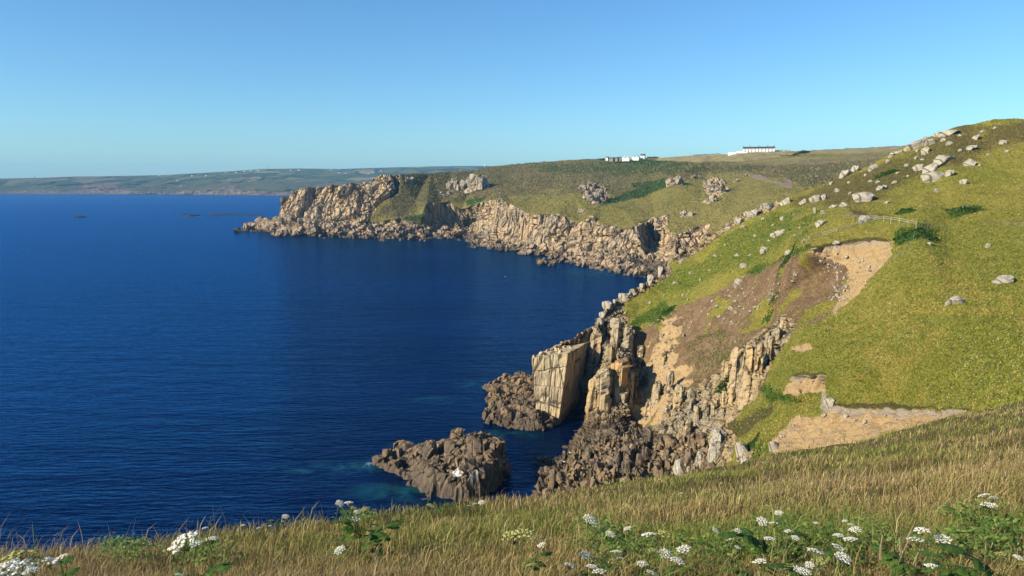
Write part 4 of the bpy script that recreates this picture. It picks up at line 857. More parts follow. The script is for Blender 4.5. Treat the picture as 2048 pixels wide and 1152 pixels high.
# loose rock masses nobody could count
def rubble(name, spots, n, sz, tree, mat, label, seed, flat=1.0, boxy=.6, zmin=-0.5, grow=1.0):
    r_ = np.random.default_rng(seed); bm = bmesh.new(); k = 0; tries = 0
    while k < n and tries < n * 6:
        tries += 1
        u0, v0, u1, v1, thick = spots[r_.integers(len(spots))]; t = r_.random()
        u = u0 + (u1 - u0) * t; v = v0 + (v1 - v0) * t + r_.uniform(-1, .6) * thick
        h_ = hit(tree, u, v)[0]
        if h_ is None: continue
        if h_.z < zmin: h_ = Vector(at(u, v, float(y_at_z(u, v, 0))))
        s = r_.uniform(*sz) ** 1.0 * (1 if r_.random() < .8 else 1.5)
        hull_chunk(bm, h_ + Vector((0, -s * .15, s * 0.05)), (s * r_.uniform(.8, 1.4), s, s * flat * r_.uniform(.7, 1.2)), r_, 12, rrot(r_, 3, .5), boxy); k += 1
    return rock_obj(name, bm, mat, label, 'rocks', kind='stuff')
rubble('shore_rubble', [(620, 470, 780, 474, 12), (760, 472, 850, 472, 18), (700, 462, 850, 462, 12), (870, 473, 900, 474, 7), (940, 488, 1060, 503, 12), (1060, 503, 1160, 526, 10), (1160, 524, 1240, 541, 16), (1220, 535, 1290, 548, 16), (1150, 510, 1240, 530, 12)], 520, (2.0, 6.0), T_head, M_far_rub, 'tumbled angular boulders along the foot of the far cliffs', 401)
bm = bmesh.new(); r_ = np.random.default_rng(402)
for k in range(60):
    t = r_.random(); u = 500 + 130 * t; v = np.interp(u, [500, 545, 630], [456, 464, 470]) - r_.random() ** 1.3 * np.interp(u, [500, 550, 630], [2, 30, 28])
    Y = float(y_at_z(u, np.interp(u, [500, 545, 630], [457, 466, 472]), 0)) + r_.uniform(-6, 14); s = r_.uniform(8, 19)
    hull_chunk(bm, at(u, v, Y), (s * 1.2, s, s * .8), r_, 13, rrot(r_, 3, .35), .7)
rock_obj('rock_shelf', bm, M_far_rub, 'dark stepped ledge running into the sea at the tip of the headland', 'rock shelf')
bm = bmesh.new()
for k in range(16):
    u = r_.uniform(540, 600); v = 473 - r_.random() * np.interp(u, [540, 575, 600], [2, 16, 3]); s = r_.uniform(4, 9)
    hull_chunk(bm, at(u, v, float(y_at_z(u, 469.5, 0)) - 30), (s * 1.3, s, s), r_, 12, rrot(r_, 3, .35), .6)
rock_obj('rock_reef', bm, M_far_rub, 'separate dark hump of rock in front of the headland ledge', 'reef')
bm = bmesh.new(); k = 0
while k < 330:
    u = r_.uniform(1072, 1425); lo = np.interp(u, [1070, 1130, 1200, 1425], [985, 990, 965, 930]); hi = np.interp(u, [1070, 1130, 1200, 1300, 1425], [955, 915, 885, 875, 880]); v = r_.uniform(hi, lo + 15)
    h_ = hit(T_hill, u, v)[0]
    if h_ is None or h_.z < 0.2: k += 0.2; continue
    s = r_.uniform(0.6, 1.5) * (1.7 if r_.random() < .22 else 1); hull_chunk(bm, h_ + Vector((0, 0, s * .3)), (s, s, s * r_.uniform(1.2, 2.4)), r_, 13, rrot(r_, 3, .3), .45); k += 1
roughen(bm, 0.10, 0.7, 1, 6)
rock_obj('shore_rocks', bm, M_dark, 'dark knobbly upright rocks heaped along the near shore', 'rocks', kind='stuff')
col_attr(bpy.data.objects['shore_rocks'], 'mask', np.zeros((len(bpy.data.objects['shore_rocks'].data.vertices), 4)))

rubble('scree_stones', [(1300, 670, 1400, 620, 40), (1400, 620, 1560, 560, 60), (1450, 640, 1600, 560, 40), (1290, 760, 1360, 690, 40), (1280, 840, 1390, 800, 40), (1640, 540, 1740, 560, 40), (1660, 590, 1700, 590, 20)], 420, (0.18, 0.62), T_hill, M_lichen, 'scattered loose stones over the brown scree and sandy gully', 405)
def outcrop(u, v, wpx, hpx, n, label, seed, tall=1.0):
    r_ = np.random.default_rng(500 + seed); bm = bmesh.new()
    for k in range(max(5, int(n * .6))):
        a = r_.uniform(-.36, .36); b = r_.random() * .6; s = wpx * r_.uniform(.22, .42)
        du = a * wpx; top = hpx * (1 - (2 * abs(a)) ** 2)
        h_ = hit(T_head, u + du, v + hpx * .35)[0]
        if h_ is None: continue
        m_ = h_.y / F; z = b * top * m_
        hull_chunk(bm, h_ + Vector((0, r_.uniform(0, .3) * wpx * m_, z)), (s * m_ * 1.2, s * m_, s * m_ * r_.uniform(.8, 1.4) * tall), r_, 12, rrot(r_, 1, .15), .9)
    h_ = hit(T_head, u, v + hpx * .35)[0]; m_ = h_.y / F; hull_chunk(bm, h_ + Vector((0, .15 * wpx * m_, -.1 * hpx * m_)), (wpx * .85 * m_, wpx * .5 * m_, hpx * .5 * m_), r_, 18, None, .5)   # the bedrock under the blocks
    return rock_obj('rock_outcrop', bm, M_far_rock, label, 'outcrop', 'granite outcrops on the headland')
for i, a in enumerate(((950, 366, 62, 38, 46, 'biggest blocky tor on the skyline slope of the headland'), (908, 370, 44, 30, 26, 'broken tor adjoining the left of the biggest tor'), (892, 385, 24, 16, 10, 'small broken tor lower left of the biggest tor'),
    (818, 358, 22, 18, 12, 'lone small tor beside the headland cliff top'), (1178, 372, 40, 18, 18, 'upper rounded tor above the hollow with dark gorse'), (1190, 392, 52, 26, 30, 'lower crumbling tor beneath the rounded one'), (1166, 420, 28, 12, 10, 'low rocks between the crumbling tor and the cliff edge'),
    (1352, 362, 44, 20, 26, 'blocky tor by the strip of green bracken'), (1392, 352, 20, 13, 9, 'small knob of rock right of the tor by the bracken'), (1424, 372, 30, 22, 18, 'left half of the split tor on the grass slope'), (1443, 376, 26, 26, 18, 'right half of the split tor on the grass slope'),
    (1424, 398, 30, 18, 16, 'rock strewn foot of the split tor'), (1372, 428, 32, 14, 14, 'low rocks above the last pink cliff'), (1492, 350, 18, 8, 8, 'flat rocks beside the worn path'), (1470, 360, 18, 10, 8, 'small rocks between the split tor and the path'), (1108, 432, 14, 12, 6, 'single dark rock at the cliff edge'))):
    outcrop(*a, seed=i)

# ------------------------------------------------------------------ plants as stuff: blades and tufts
def blades(name, base, h, w_, lean, colr, mat, seg=1, seed=0, up=None):
    r_ = np.random.default_rng(seed + 5000); n = len(base); a = r_.uniform(0, 2 * math.pi, n)
    sx = np.stack([np.cos(a), np.sin(a), 0 * a], -1) * w_[:, None] * 0.5
    b = r_.uniform(0, 2 * math.pi, n); ld = np.stack([np.cos(b), np.sin(b), 0 * b], -1) * (lean * h)[:, None]
    ld[:, 0] += 0.10 * h                                                     # the prevailing sea wind
    U = np.zeros((n, 3)); U[:, 2] = h
    if seg == 1:
        vs = np.stack([base - sx, base + sx, base + U + ld], 1).reshape(-1, 3); fc = np.arange(3 * n).reshape(-1, 3); rep = 3
    else:
        m1 = base + U * .6 + ld * .35; tip = base + U + ld * 1.25
        sd = np.where(r_.random(n) < .45, 1.0, 0.0)[:, None]; m1 = m1 + (U * .12 + ld * .15) * sd; wb, wt = 1 - .5 * sd, .8 + .7 * sd   # seed heads
        vs = np.stack([base - sx * wb, base + sx * wb, m1 + sx * wt, m1 - sx * wt, tip], 1).reshape(-1, 3)
        i = np.arange(n)[:, None] * 5; fc = np.stack([i + np.array([[0, 1, 2]]), i + np.array([[0, 2, 3]]), i + np.array([[3, 2, 4]])], 1).reshape(-1, 3); rep = 5
    o = mesh_np(name, vs, fc, mat, False); col_attr(o, 'tint', np.repeat(np.concatenate([colr, np.ones((n, 1))], 1), rep, 0))
    return o
def sample(P, wt, n, rng):
    """n random points on a grid surface, denser where wt is larger"""
    c = wt[:-1, :-1].ravel(); c = c / c.sum(); m = P.shape[1]
    k = rng.choice(len(c), n, p=c); i, j = k // (m - 1), k % (m - 1); a, b = rng.random((2, n, 1))
    return (P[i, j] * (1 - a) + P[i + 1, j] * a) * (1 - b) + (P[i, j + 1] * (1 - a) + P[i + 1, j + 1] * a) * b, i, j
M_blade = leafy('grass_blades', 'tint', trans=0.3); M_turf = leafy('turf_blades', 'tint', trans=0.5)
def palette(n, cols, wts, rng, vary=.25):
    c = np.array(cols)[rng.choice(len(cols), n, p=np.array(wts) / sum(wts))]; return c * rng.uniform(1 - vary, 1 + vary, (n, 1))

r_ = np.random.default_rng(61)
gw = ((1 - mB[..., 0]) * (1 - mB[..., 1]) * (1 - .4 * mB[..., 2])).clip(0, 1) ** 2; gw[:, :nb_hill] = 0; gw[:, -5:] = 0; gw *= (1 - np.minimum(1, m2B[..., 2] / .6)) 
p, i, j = sample(PB2, gw, 170000, r_)
hB, lB = mB[i, j, 2], mB[i, j, 3]
n = len(p); c = palette(n, [(.32, .28, .06), (.40, .345, .10), (.28, .235, .055)], [4, 2, 2], r_, .13); cg = palette(n, [(.23, .25, .042), (.15, .175, .028), (.28, .285, .058)], [4, 2, 2], r_, .13)
q = fbm(p * np.array([.05, .05, .12]), 4, 33) + .8 * fbm(p * .6, 3, 35); c = np.where((r_.random(n) < sstep(-.22, .32, q))[:, None], cg, c)
ch = palette(n, [(.12, .085, .04), (.08, .085, .028), (.17, .13, .06)], [3, 3, 2], r_); cl = palette(n, [(.07, .13, .018), (.12, .18, .03), (.05, .09, .015)], [3, 2, 2], r_)
c = np.where((r_.random(n) < hB)[:, None], ch * 1.25, c); sB = m2B[i, j, 0]; cs = palette(n, [(.26, .18, .10), (.20, .13, .075), (.33, .25, .15), (.19, .19, .05)], [3, 3, 1, 2], r_); c = np.where((r_.random(n) < sB * .9)[:, None], cs, c)
c = np.where((r_.random(n) < lB)[:, None], cl, c)
tag(blades('hill_grass', p, r_.uniform(.08, .24, n) * (1 + .8 * lB), r_.uniform(.12, .34, n), .9 * np.ones(n), c * 1.25, M_turf, 1, 5), 'short tussocky turf and bracken covering the near slope', 'grass', kind='stuff')
gw2 = gw * (1 - mB[..., 2]) * (np.abs(vnoise(PB2.reshape(-1, 3) * .08, 4)).reshape(gw.shape) + .15); p, i, j = sample(PB2, gw2, 3600, r_); n = len(p)
tag(blades('wild_flowers', p + np.array([0, 0, .22]), r_.uniform(.06, .12, n), r_.uniform(.05, .11, n), .2 * np.ones(n), palette(n, [(.75, .73, .60), (.70, .62, .25), (.55, .5, .35)], [3, 1, 2], r_, .1), M_blade, 1, 6), 'tiny pale flower heads dotted over the near slope', 'flowers', kind='stuff')
gw = ((1 - mC[..., 0]) * (1 - np.maximum(m2C[..., 0], m2C[..., 1]))).clip(0, 1) ** 2; gw[:, :5] = 0
p, i, j = sample(PC2, gw, 60000, r_); n = len(p); hC, lC = mC[i, j, 2], mC[i, j, 3]
c = palette(n, [(.27, .235, .072), (.20, .19, .055), (.32, .28, .10)], [3, 3, 2], r_); ch = palette(n, [(.22, .172, .082), (.13, .14, .052), (.28, .225, .11)], [3, 3, 2], r_); cl = palette(n, [(.04, .085, .022), (.06, .11, .03)], [1, 1], r_)
c = np.where((r_.random(n) < hC)[:, None], ch, c); c = np.where((r_.random(n) < lC)[:, None], cl, c)
tag(blades('heath_scrub', p, r_.uniform(.4, 1.2, n) * (.6 + .6 * hC + .5 * lC), r_.uniform(.7, 1.8, n), .6 * np.ones(n), c, M_blade, 1, 7), 'heather gorse and rough grass over the far headland', 'scrub', kind='stuff')

# foreground grass
def fore_grass(n, seed, tall):
    r = np.random.default_rng(seed)
    wt = np.zeros(PA.shape[:2]); uu = UA; wt = ((uu > -800) & (uu < 2800) & (VA < 1420)).astype(float) * np.gradient(VA, axis=1).clip(0)
    p, i, j = sample(PA, wt, n, r); Y = p[:, 1].clip(1.2)
    q = p.copy(); q[:, 2] *= .6
    g1 = fbm(q * np.array([.55, .55, .3]), 4, 81); g2 = fbm(q * 1.7, 3, 84); g3 = fbm(q * .22, 3, 88)
    straw = palette(n, [(.33, .265, .10), (.24, .175, .07), (.46, .385, .19), (.15, .11, .045)], [4, 3, 2, 3], r); green = palette(n, [(.18, .195, .045), (.10, .13, .026), (.27, .26, .08)], [3, 3, 2], r)
    pk = palette(n, [(.27, .19, .10), (.36, .27, .15)], [1, 1], r); c_dark = sstep(.25, .6, fbm(q * np.array([1.1, 1.1, .6]), 4, 97))
    f = r.random(n); c = np.where((f < sstep(-.5, .36, g1 + .25 * g2 - .35 * sstep(3.5, -1.0, p[:, 0])))[:, None], green, straw); c = np.where((r.random(n) < .55 * sstep(.05, .4, g3))[:, None], pk, c)
    h = (r.uniform(.05, .13, n) * (1 + .7 * g2) * tall).clip(.03); h = np.where(r.random(n) < .035, h * 2.4, h)
    w_ = np.maximum(.0024, .85 * Y / F) * r.uniform(.7, 1.4, n); h = np.maximum(h, 3.6 * Y / F)
    return blades('grass', p, h, w_, r.uniform(.1, .55, n), c * (1.08 - .55 * c_dark[:, None]), M_blade, 2, seed)
tag(fore_grass(410000, 91, 1.0), 'long dry straw and green grass on the foreground slope', 'grass', kind='stuff')

# ------------------------------------------------------------------ hogweed and wild carrot in the foreground
M_white = leafy('white_petals', col=(.90, .89, .80), trans=.3, var=(.78, .78, .64))
M_yell = leafy('yellow_green_petals', col=(.52, .50, .20), trans=.25, var=(.34, .36, .10))
M_stem = leafy('green_stem', col=(.17, .19, .06), trans=.1); M_leaf = leafy('green_leaf', col=(.085, .16, .028), trans=.35, var=(.045, .10, .018))
def umbel_mesh(seed, petals, fill):
    r = np.random.default_rng(seed); bm = bmesh.new(); n = fill
    for k in range(n):
        a = k * 2.39996; rr = .5 * math.sqrt((k + .5) / n); c = Vector((rr * math.cos(a), rr * math.sin(a), .13 * (1 - (rr / .5) ** 2) + r.uniform(-.02, .02)))
        tube(bm, [(0, 0, -.42), c * .7 + Vector((0, 0, -.10)), c], .012, .008, 3, 1)
        s = .5 / math.sqrt(n) * 1.0
        for q in range(17):
            d_ = Vector(r.normal(size=3)); d_.z = abs(d_.z) * .5; d_.normalize(); m = c + Vector((d_.x * s, d_.y * s, d_.z * s * .6)) * r.uniform(.4, 1.0)
            nn = (d_ + Vector((0, 0, .8))).normalized(); t1 = nn.orthogonal().normalized(); t2 = nn.cross(t1); z = s * r.uniform(.28, .45)
            vs = [bm.verts.new(m + (t1 * math.cos(g) + t2 * math.sin(g)) * z * (1 if e % 2 else .6)) for e, g in enumerate([i_ * math.pi / 3 for i_ in range(6)])]
            bm.faces.new(vs)
    me = bpy.data.meshes.new('umbel'); bm.to_mesh(me); bm.free(); me.materials.append(petals); me.materials.append(M_stem); return me
UMB = {'w': [umbel_mesh(k, M_white, f_) for k, f_ in enumerate((20, 15, 24))], 'y': [umbel_mesh(9 + k, M_yell, f_) for k, f_ in enumerate((18, 14))]}
def leaf_mesh(seed):
    r = np.random.default_rng(seed); bm = bmesh.new(); L = 1.0
    tube(bm, [(0, 0, 0), (.35, 0, .25), (.7, 0, .36), (1.0, 0, .32)], .012, .006, 3)
    for t, side, s in ((.45, 1, .24), (.45, -1, .24), (.68, 1, .27), (.68, -1, .27), (.98, 0, .34)):
        b = Vector((t, 0, .22 + .14 * t)); d_ = Vector((.55, side * .9, -.05 + r.uniform(-.15, .15))).normalized() if side else Vector((1, 0, -.15)); e = d_.cross(Vector((0, 0, 1))).normalized()
        rim = []
        for k in range(11):
            g = k / 10; wd = math.sin(g * math.pi) ** .7 * s * .55 * (1.0 if k % 2 else .62)
            rim.append((g, wd))
        A = [b + d_ * s * 1.5 * g + e * wd + Vector((0, 0, -.10 * g * g - .25 * wd)) for g, wd in rim]; B = [b + d_ * s * 1.5 * g - e * wd + Vector((0, 0, -.10 * g * g - .25 * wd)) for g, wd in rim]; C = [b + d_ * s * 1.5 * g + Vector((0, 0, -.10 * g * g)) for g, wd in rim]
        va, vb, vc = [[bm.verts.new(x) for x in X] for X in (A, B, C)]
        for k in range(10):
            bm.faces.new((va[k], va[k + 1], vc[k + 1], vc[k])); bm.faces.new((vc[k], vc[k + 1], vb[k + 1], vb[k]))
    me = bpy.data.meshes.new('leaf'); bm.to_mesh(me); bm.free(); me.materials.append(M_leaf); return me
LEAF = [leaf_mesh(k) for k in range(4)]
rp = np.random.default_rng(77)
def link(name, me, parent, loc, rot, sc):
    o = bpy.data.objects.new(name, me); COL.objects.link(o); o.parent = parent; o.location = loc; o.rotation_euler = rot; o.scale = sc if hasattr(sc, '__len__') else (sc,) * 3; return o
def hogweed(heads, label, group=None, leaves=4, Y=None, lsize=.16, name='hogweed'):
    """heads: (u, v, width in photo pixels, 'w' or 'y'); one stem each from a shared foot"""
    u0 = float(np.mean([h_[0] for h_ in heads])); v0 = max(h_[1] for h_ in heads)
    if Y is None:
        g = hit(T_ground, u0, v0 + 6)[0]; yg = g.y if (g and g.y < 60) else float(np.interp(u0, *zip(*SIY))); Y = yg * (.76 if yg < 7 else .93)
    pts = [Vector(at(h_[0], h_[1], Y * rp.uniform(.985, 1.015))) for h_ in heads]
    c = sum(pts, Vector()) / len(pts); ft = drop(T_ground, c.x + rp.uniform(-.03, .03), c.y + .02)
    if ft is None: print('no foot', u0, v0); return
    t = empty(name, ft, label, 'wildflower', group)
    bm = bmesh.new(); hgt = max(.08, c.z - ft.z); fork = Vector((0, 0, hgt * .45))
    tube(bm, [(0, 0, -.03), (rp.uniform(-.02, .02), 0, hgt * .25), fork], .0055, .0045, 5)
    for p_ in pts:
        q = p_ - ft; tube(bm, [fork, fork.lerp(q, .5) + Vector((rp.uniform(-.015, .015), 0, .012)), q - Vector((0, 0, .012))], .0042, .003, 4)
    bm_obj('stem', bm, M_stem, t)
    for h_, p_ in zip(heads, pts):
        s = h_[2] * Y / F * 1.12; me = UMB[h_[3]]; link('umbel', me[int(rp.integers(len(me)))], t, p_ - ft, (rp.uniform(-.1, .5), rp.uniform(-.35, .2), rp.uniform(0, 6)), (s, s, s))
    for k in range(leaves):
        s = lsize * rp.uniform(.7, 1.25); z = hgt * rp.uniform(.05, .55); link('leaf', LEAF[k % 4], t, (0, 0, z), (rp.uniform(-.2, .2), rp.uniform(-.5, .3), rp.uniform(0, 6.28)), s)
    return t
hogweed([(40, 1112, 60, 'y'), (62, 1124, 44, 'y'), (24, 1120, 36, 'y')], 'large yellowish-green hogweed head in the bottom left corner', None, 3, 2.5)
hogweed([(22, 1142, 78, 'w'), (66, 1140, 24, 'w')], 'large white hogweed cut by the bottom left corner of the view', None, 2, 2.3)
hogweed([(98, 1122, 34, 'w'), (120, 1117, 26, 'w')], 'cream hogweed pair beside the large corner heads', None, 2, 2.9)
hogweed([(366, 1084, 55, 'w'), (392, 1087, 22, 'w'), (360, 1150, 18, 'w')], 'broad white umbel standing against the sea at lower left', None, 5, 3.3)
hogweed([(410, 1056, 11, 'w'), (425, 1078, 25, 'w'), (408, 1118, 14, 'y')], 'tall stalk with small white heads right of the broad white umbel', None, 4, 3.6)
hogweed([(486, 1051, 10, 'w')], 'small white head on the grass edge between tall stalk and gap', None, 0)
hogweed([(517, 1056, 8, 'w'), (528, 1050, 7, 'y'), (540, 1052, 7, 'w')], 'cluster of three tiny heads on the grass edge at left', None, 1)
hogweed([(571, 1033, 14, 'w'), (566, 1043, 6, 'y')], 'single white head leaning over the sea left of the leafy clump', None, 1)
hogweed([(680, 1007, 17, 'w'), (697, 1006, 17, 'w'), (708, 1017, 20, 'y'), (714, 1024, 13, 'w'), (730, 1019, 18, 'y'), (746, 1021, 8, 'y'), (712, 1038, 18, 'w'), (727, 1030, 8, 'y')], 'tall bushy hogweed clump with many heads against the sea', None, 12, 5.2, .22)
hogweed([(859, 1010, 12, 'y'), (866, 1014, 8, 'w')], 'yellowish head on the grass edge under the dark islet', None, 1)
hogweed([(963, 1005, 13, 'w'), (950, 1008, 8, 'w'), (939, 1012, 8, 'w')], 'row of three white heads on the grass edge right of the islet', None, 1)
hogweed([(680, 1100, 23, 'w')], 'lone white head in straw grass below the bushy clump', None, 1)
hogweed([(1026, 1072, 44, 'y'), (1048, 1066, 40, 'y'), (1070, 1076, 18, 'y'), (1064, 1130, 20, 'y')], 'big green-yellow hogweed spray in the lower middle', None, 6, 3.4, .2)
hogweed([(1083, 1090, 16, 'w')], 'little white head right of the big green spray', None, 0)
hogweed([(1140, 1131, 22, 'w')], 'white head at the left rim of the dense flower patch', None, 1)
hogweed([(1362, 987, 8, 'w'), (1362, 992, 5, 'w')], 'round white flower standing alone in far foreground grass', None, 1)
hogweed([(1180, 1039, 27, 'w'), (1190, 1052, 10, 'w')], 'upright white head above a blue-green leafy tuft', None, 9, None, .2)
hogweed([(1542, 1016, 22, 'y'), (1558, 1026, 16, 'w'), (1525, 1043, 21, 'w'), (1548, 1047, 19, 'w'), (1540, 1078, 22, 'w')], 'tallest dark-stemmed hogweed with tiers of white heads', None, 5, None, .18)
hogweed([(1968, 991, 20, 'w'), (1987, 996, 14, 'w'), (1979, 1010, 26, 'w'), (1955, 1001, 12, 'y')], 'airy branched white heads in grass near the right edge', None, 3)
hogweed([(1832, 1080, 29, 'w'), (1843, 1061, 27, 'w')], 'two stacked white heads left of the pale dead stalks', None, 3)
hogweed([(1886, 1079, 31, 'w')], 'flat white head on a thin stalk near the right edge', None, 3)
hogweed([(1862, 1132, 23, 'w')], 'low white head at the bottom right among leaves', None, 6)
hogweed([(2002, 1108, 22, 'y'), (2036, 1115, 18, 'w')], 'thick yellow-green stalk with buds in the bottom right corner', None, 9, None, .2)
hogweed([(1690, 1042, 10, 'w'), (1700, 1049, 11, 'w'), (1710, 1059, 22, 'w')], 'stepped row of three white heads above the leafy patch', None, 2)
hogweed([(1632, 1104, 33, 'w'), (1640, 1126, 30, 'y')], 'wide flat white umbel over a yellow one at lower right', None, 6, None, .2)
for h_ in (((1221, 1068, 18, 'w'), (1232, 1074, 14, 'y')), ((1256, 1057, 16, 'w'),), ((1296, 1070, 27, 'w'), (1327, 1067, 26, 'y')), ((1331, 1108, 27, 'w'),), ((1367, 1099, 28, 'w'),), ((1233, 1104, 22, 'w'),), ((1170, 1110, 22, 'w'), (1186, 1118, 36, 'y')), ((1240, 1117, 14, 'w'),), ((1184, 1133, 21, 'w'), (1199, 1143, 26, 'w')), ((1285, 1128, 22, 'w'),), ((1355, 1122, 27, 'w'),), ((1305, 1147, 24, 'w'),), ((1307, 1101, 20, 'y'),)):
    hogweed(list(h_), 'white or yellow hogweed in the dense flower patch low in the centre right', 'hogweed in the dense flower patch', 5, None, .12)
for h_ in (((1432, 1062, 17, 'w'),), ((1476, 1061, 14, 'w'), (1461, 1079, 14, 'w')), ((1520, 1123, 26, 'w'),), ((1575, 1062, 13, 'w'), (1591, 1076, 16, 'w')), ((1596, 1139, 20, 'w'), (1610, 1143, 24, 'w')), ((1677, 1071, 20, 'w'),), ((1700, 1079, 27, 'w'),), ((1677, 1095, 24, 'w'),), ((1686, 1116, 31, 'w'),), ((1620, 1130, 18, 'w'),), ((1632, 1046, 9, 'w'),), ((1460, 1110, 14, 'y'), (1475, 1095, 12, 'w'))):
    hogweed(list(h_), 'white hogweed among green leaves between the flower patch and the dead stalks', 'hogweed in the right-hand leafy patch', 5, None, .12)

# low leafy ground cover under the flowers
def leaf_cover(name, areas, n, size, label, seed):
    r = np.random.default_rng(seed); vs, fc, cl = [], [], []
    for k in range(n):
        u0, v0, ru, rv = areas[r.integers(len(areas))]; a, b = r.normal(size=2) * .5
        g = hit(T_ground, u0 + ru * a, min(v0 + rv * b, 1300))[0]
        if g is None or g.y > 40: continue
        s = size * r.uniform(.5, 1.3); nn = Vector((r.uniform(-.7, .5), r.uniform(-.7, .3), 1)).normalized(); t1 = nn.orthogonal().normalized(); t1.rotate(Quaternion(nn, r.uniform(0, 6.28))); t2 = nn.cross(t1)
        m = g + Vector((0, 0, r.uniform(.04, .22))); i = len(vs); cc = np.array(((.11, .19, .036), (.16, .24, .05), (.06, .12, .022))[r.integers(3)]) * r.uniform(.8, 1.2)
        rim = [(-.5, 0), (-.25, .22), (-.1, .16), (.1, .3), (.22, .16), (.5, 0), (.22, -.16), (.1, -.3), (-.1, -.16), (-.25, -.22)]
        vs.append(m + nn * s * .06); cl.append(cc)
        for x, y in rim: vs.append(m + (t1 * x + t2 * y) * s); cl.append(cc)
        fc += [(i, i + 1 + q, i + 1 + (q + 1) % 10) for q in range(10)]
    o = mesh_np(name, np.array(vs), np.array(fc), M_blade, False); col_attr(o, 'tint', np.concatenate([np.array(cl), np.ones((len(cl), 1))], 1))
    return tag(o, label, 'leaves', kind='stuff')
leaf_cover('leafy_undergrowth', [(1190, 1090, 60, 30), (1250, 1130, 120, 40), (1350, 1135, 160, 40), (1480, 1130, 120, 40), (1620, 1130, 140, 40), (1720, 1110, 70, 50), (1560, 1100, 60, 40), (1900, 1145, 120, 20), (2000, 1120, 90, 40), (1940, 1070, 60, 30), (250, 1130, 60, 16), (720, 1055, 36, 12), (400, 1135, 60, 20)], 6800, .031, 'green leafy undergrowth around the foreground flowers', 701)
# pale dead stalks
bm = bmesh.new()
for a, b, c_, d_ in ((1790, 1145, 1815, 1085), (1815, 1085, 1822, 1060), (1803, 1115, 1800, 1075), (1820, 1150, 1840, 1098), (1760, 1120, 1765, 1070)):
    Y = 3.3; tube(bm, [at(a, b, Y), at((a + c_) / 2 - 2, (b + d_) / 2, Y), at(c_, d_, Y)], .003, .0015, 4)
M_dead = plain('dead_stalk', (.36, .29, .19)); tag(bm_obj('dead_stalk', bm, M_dead), 'pale leaning dead stalks between two white flower heads at right', 'dry stalks')

# bracken and bushes
def leaf_bush(name, label, cat, c, dims, n, s, col, seed, group=None, tree=None, rotz=0.0):
    r = np.random.default_rng(seed); vs, fc, cl = [], [], []
    cz, sz = math.cos(rotz), math.sin(rotz)
    for k in range(n):
        d_ = r.normal(size=3); d_ /= np.linalg.norm(d_); d_[2] = abs(d_[2]); q = d_ * r.uniform(.55, 1.0) * (1 + .35 * float(np.sin(d_[0] * 7 + seed) * np.cos(d_[1] * 5)))
        x, y = q[0] * dims[0], q[1] * dims[1]; m = Vector((c[0] + x * cz - y * sz, c[1] + x * sz + y * cz, c[2] + q[2] * dims[2]))
        if tree:
            g = drop(tree, m.x, m.y)
            if g: m.z = g.z + q[2] * dims[2]
        nn = (Vector(d_) + Vector(r.normal(size=3)) * .6).normalized(); t1 = nn.orthogonal().normalized(); t1.rotate(Quaternion(nn, r.uniform(0, 6.28))); t2 = nn.cross(t1); z = s * r.uniform(.6, 1.4); i = len(vs)
        vs += [m - t1 * z, m + t2 * z * .5, m + t1 * z, m - t2 * z * .5]; fc.append((i, i + 1, i + 2, i + 3)); cl += [np.array(col) * r.uniform(.65, 1.35)] * 4
    o = mesh_np(name, np.array(vs), np.array(fc), M_blade, False); col_attr(o, 'tint', np.concatenate([np.array(cl), np.ones((len(cl), 1))], 1))
    return tag(o, label, cat, group)
for i, (u, v, wu, wy, hh, lab, nme) in enumerate(((1838, 468, 34, 2.4, .8, 'dark green bracken clump at the foot of the fence corner', 'bracken'), (1810, 476, 22, 1.6, .6, 'bracken clump inside the fence below its rails', 'bracken'), (1930, 424, 38, 2.2, .7, 'long dark bracken patch right of and above the fence', 'bracken'), (1810, 425, 18, 1.4, .5, 'small dark bush on the slope above the fence rails', 'bush'), (1770, 350, 26, 2, .7, 'dark gorse bush among the ridge stones', 'bush'), (1455, 775, 30, 2, 1.0, 'dark ivy patch over the ribbed columns', 'bush'), (1335, 625, 14, 1.5, .5, 'green tuft at the top edge of the brown scree', 'bush'), (1560, 545, 30, 1.6, .4, 'bright green strip along the upper edge of the scree', 'bracken'), (1505, 890, 16, 1.2, .5, 'green growth between the rocks and the sandy bank', 'bush'))):
    g = hit(T_hill, u, v)[0]; leaf_bush(nme, lab, nme, g, (wu * g.y / F, wy, hh), 900, .24, (.045, .10, .018), 800 + i, tree=T_hill)

# ------------------------------------------------------------------ fence on the slope
M_wood = plain('weathered_rail', (.38, .345, .27), var=.15, scale=8); M_grey = plain('grey_post', (.25, .24, .21))
posts = [(1618, 481, 1618, 472), (1645, 469.5, 1645, 465), (1673, 464, 1673, 457), (1700, 455, 1700, 449.5), (1731, 443.5, 1731, 438), (1748, 441, 1748, 436), (1767, 443.5, 1767, 432), (1781, 447.6, 1782.5, 434.5), (1799, 446.5, 1799, 437), (1816, 448.5, 1816, 440.5), (1832, 465, 1832.5, 443)]
g0 = hit(T_hill, 1620, 481)[0]
fn = empty('fence', g0, 'pale two-rail wooden fence bending round above the sandy scar', 'fence')
tops = []
for u, v, ut, vt in posts:
    Y = hit(T_hill, u, v)[0].y - .1; a = Vector(at(u, v + 1.5, Y)) - g0; b = Vector(at(ut, vt - .8, Y)) - g0
    bm = bmesh.new(); tube(bm, [a, b], .055, .05, 6); bm_obj('post', bm, M_wood, fn); tops.append((Vector(at(ut, vt, Y)) - g0, Y))
for k in range(len(tops) - 1):
    for drop_ in (0.0, .36):
        a, b = tops[k][0], tops[k + 1][0]; bm = bmesh.new(); o_ = Vector((0, -.09, -drop_)); tube(bm, [a + o_, b + o_], .034, .034, 5); bm_obj('rail', bm, M_wood, fn)
g1 = hit(T_hill, 1823, 492)[0]
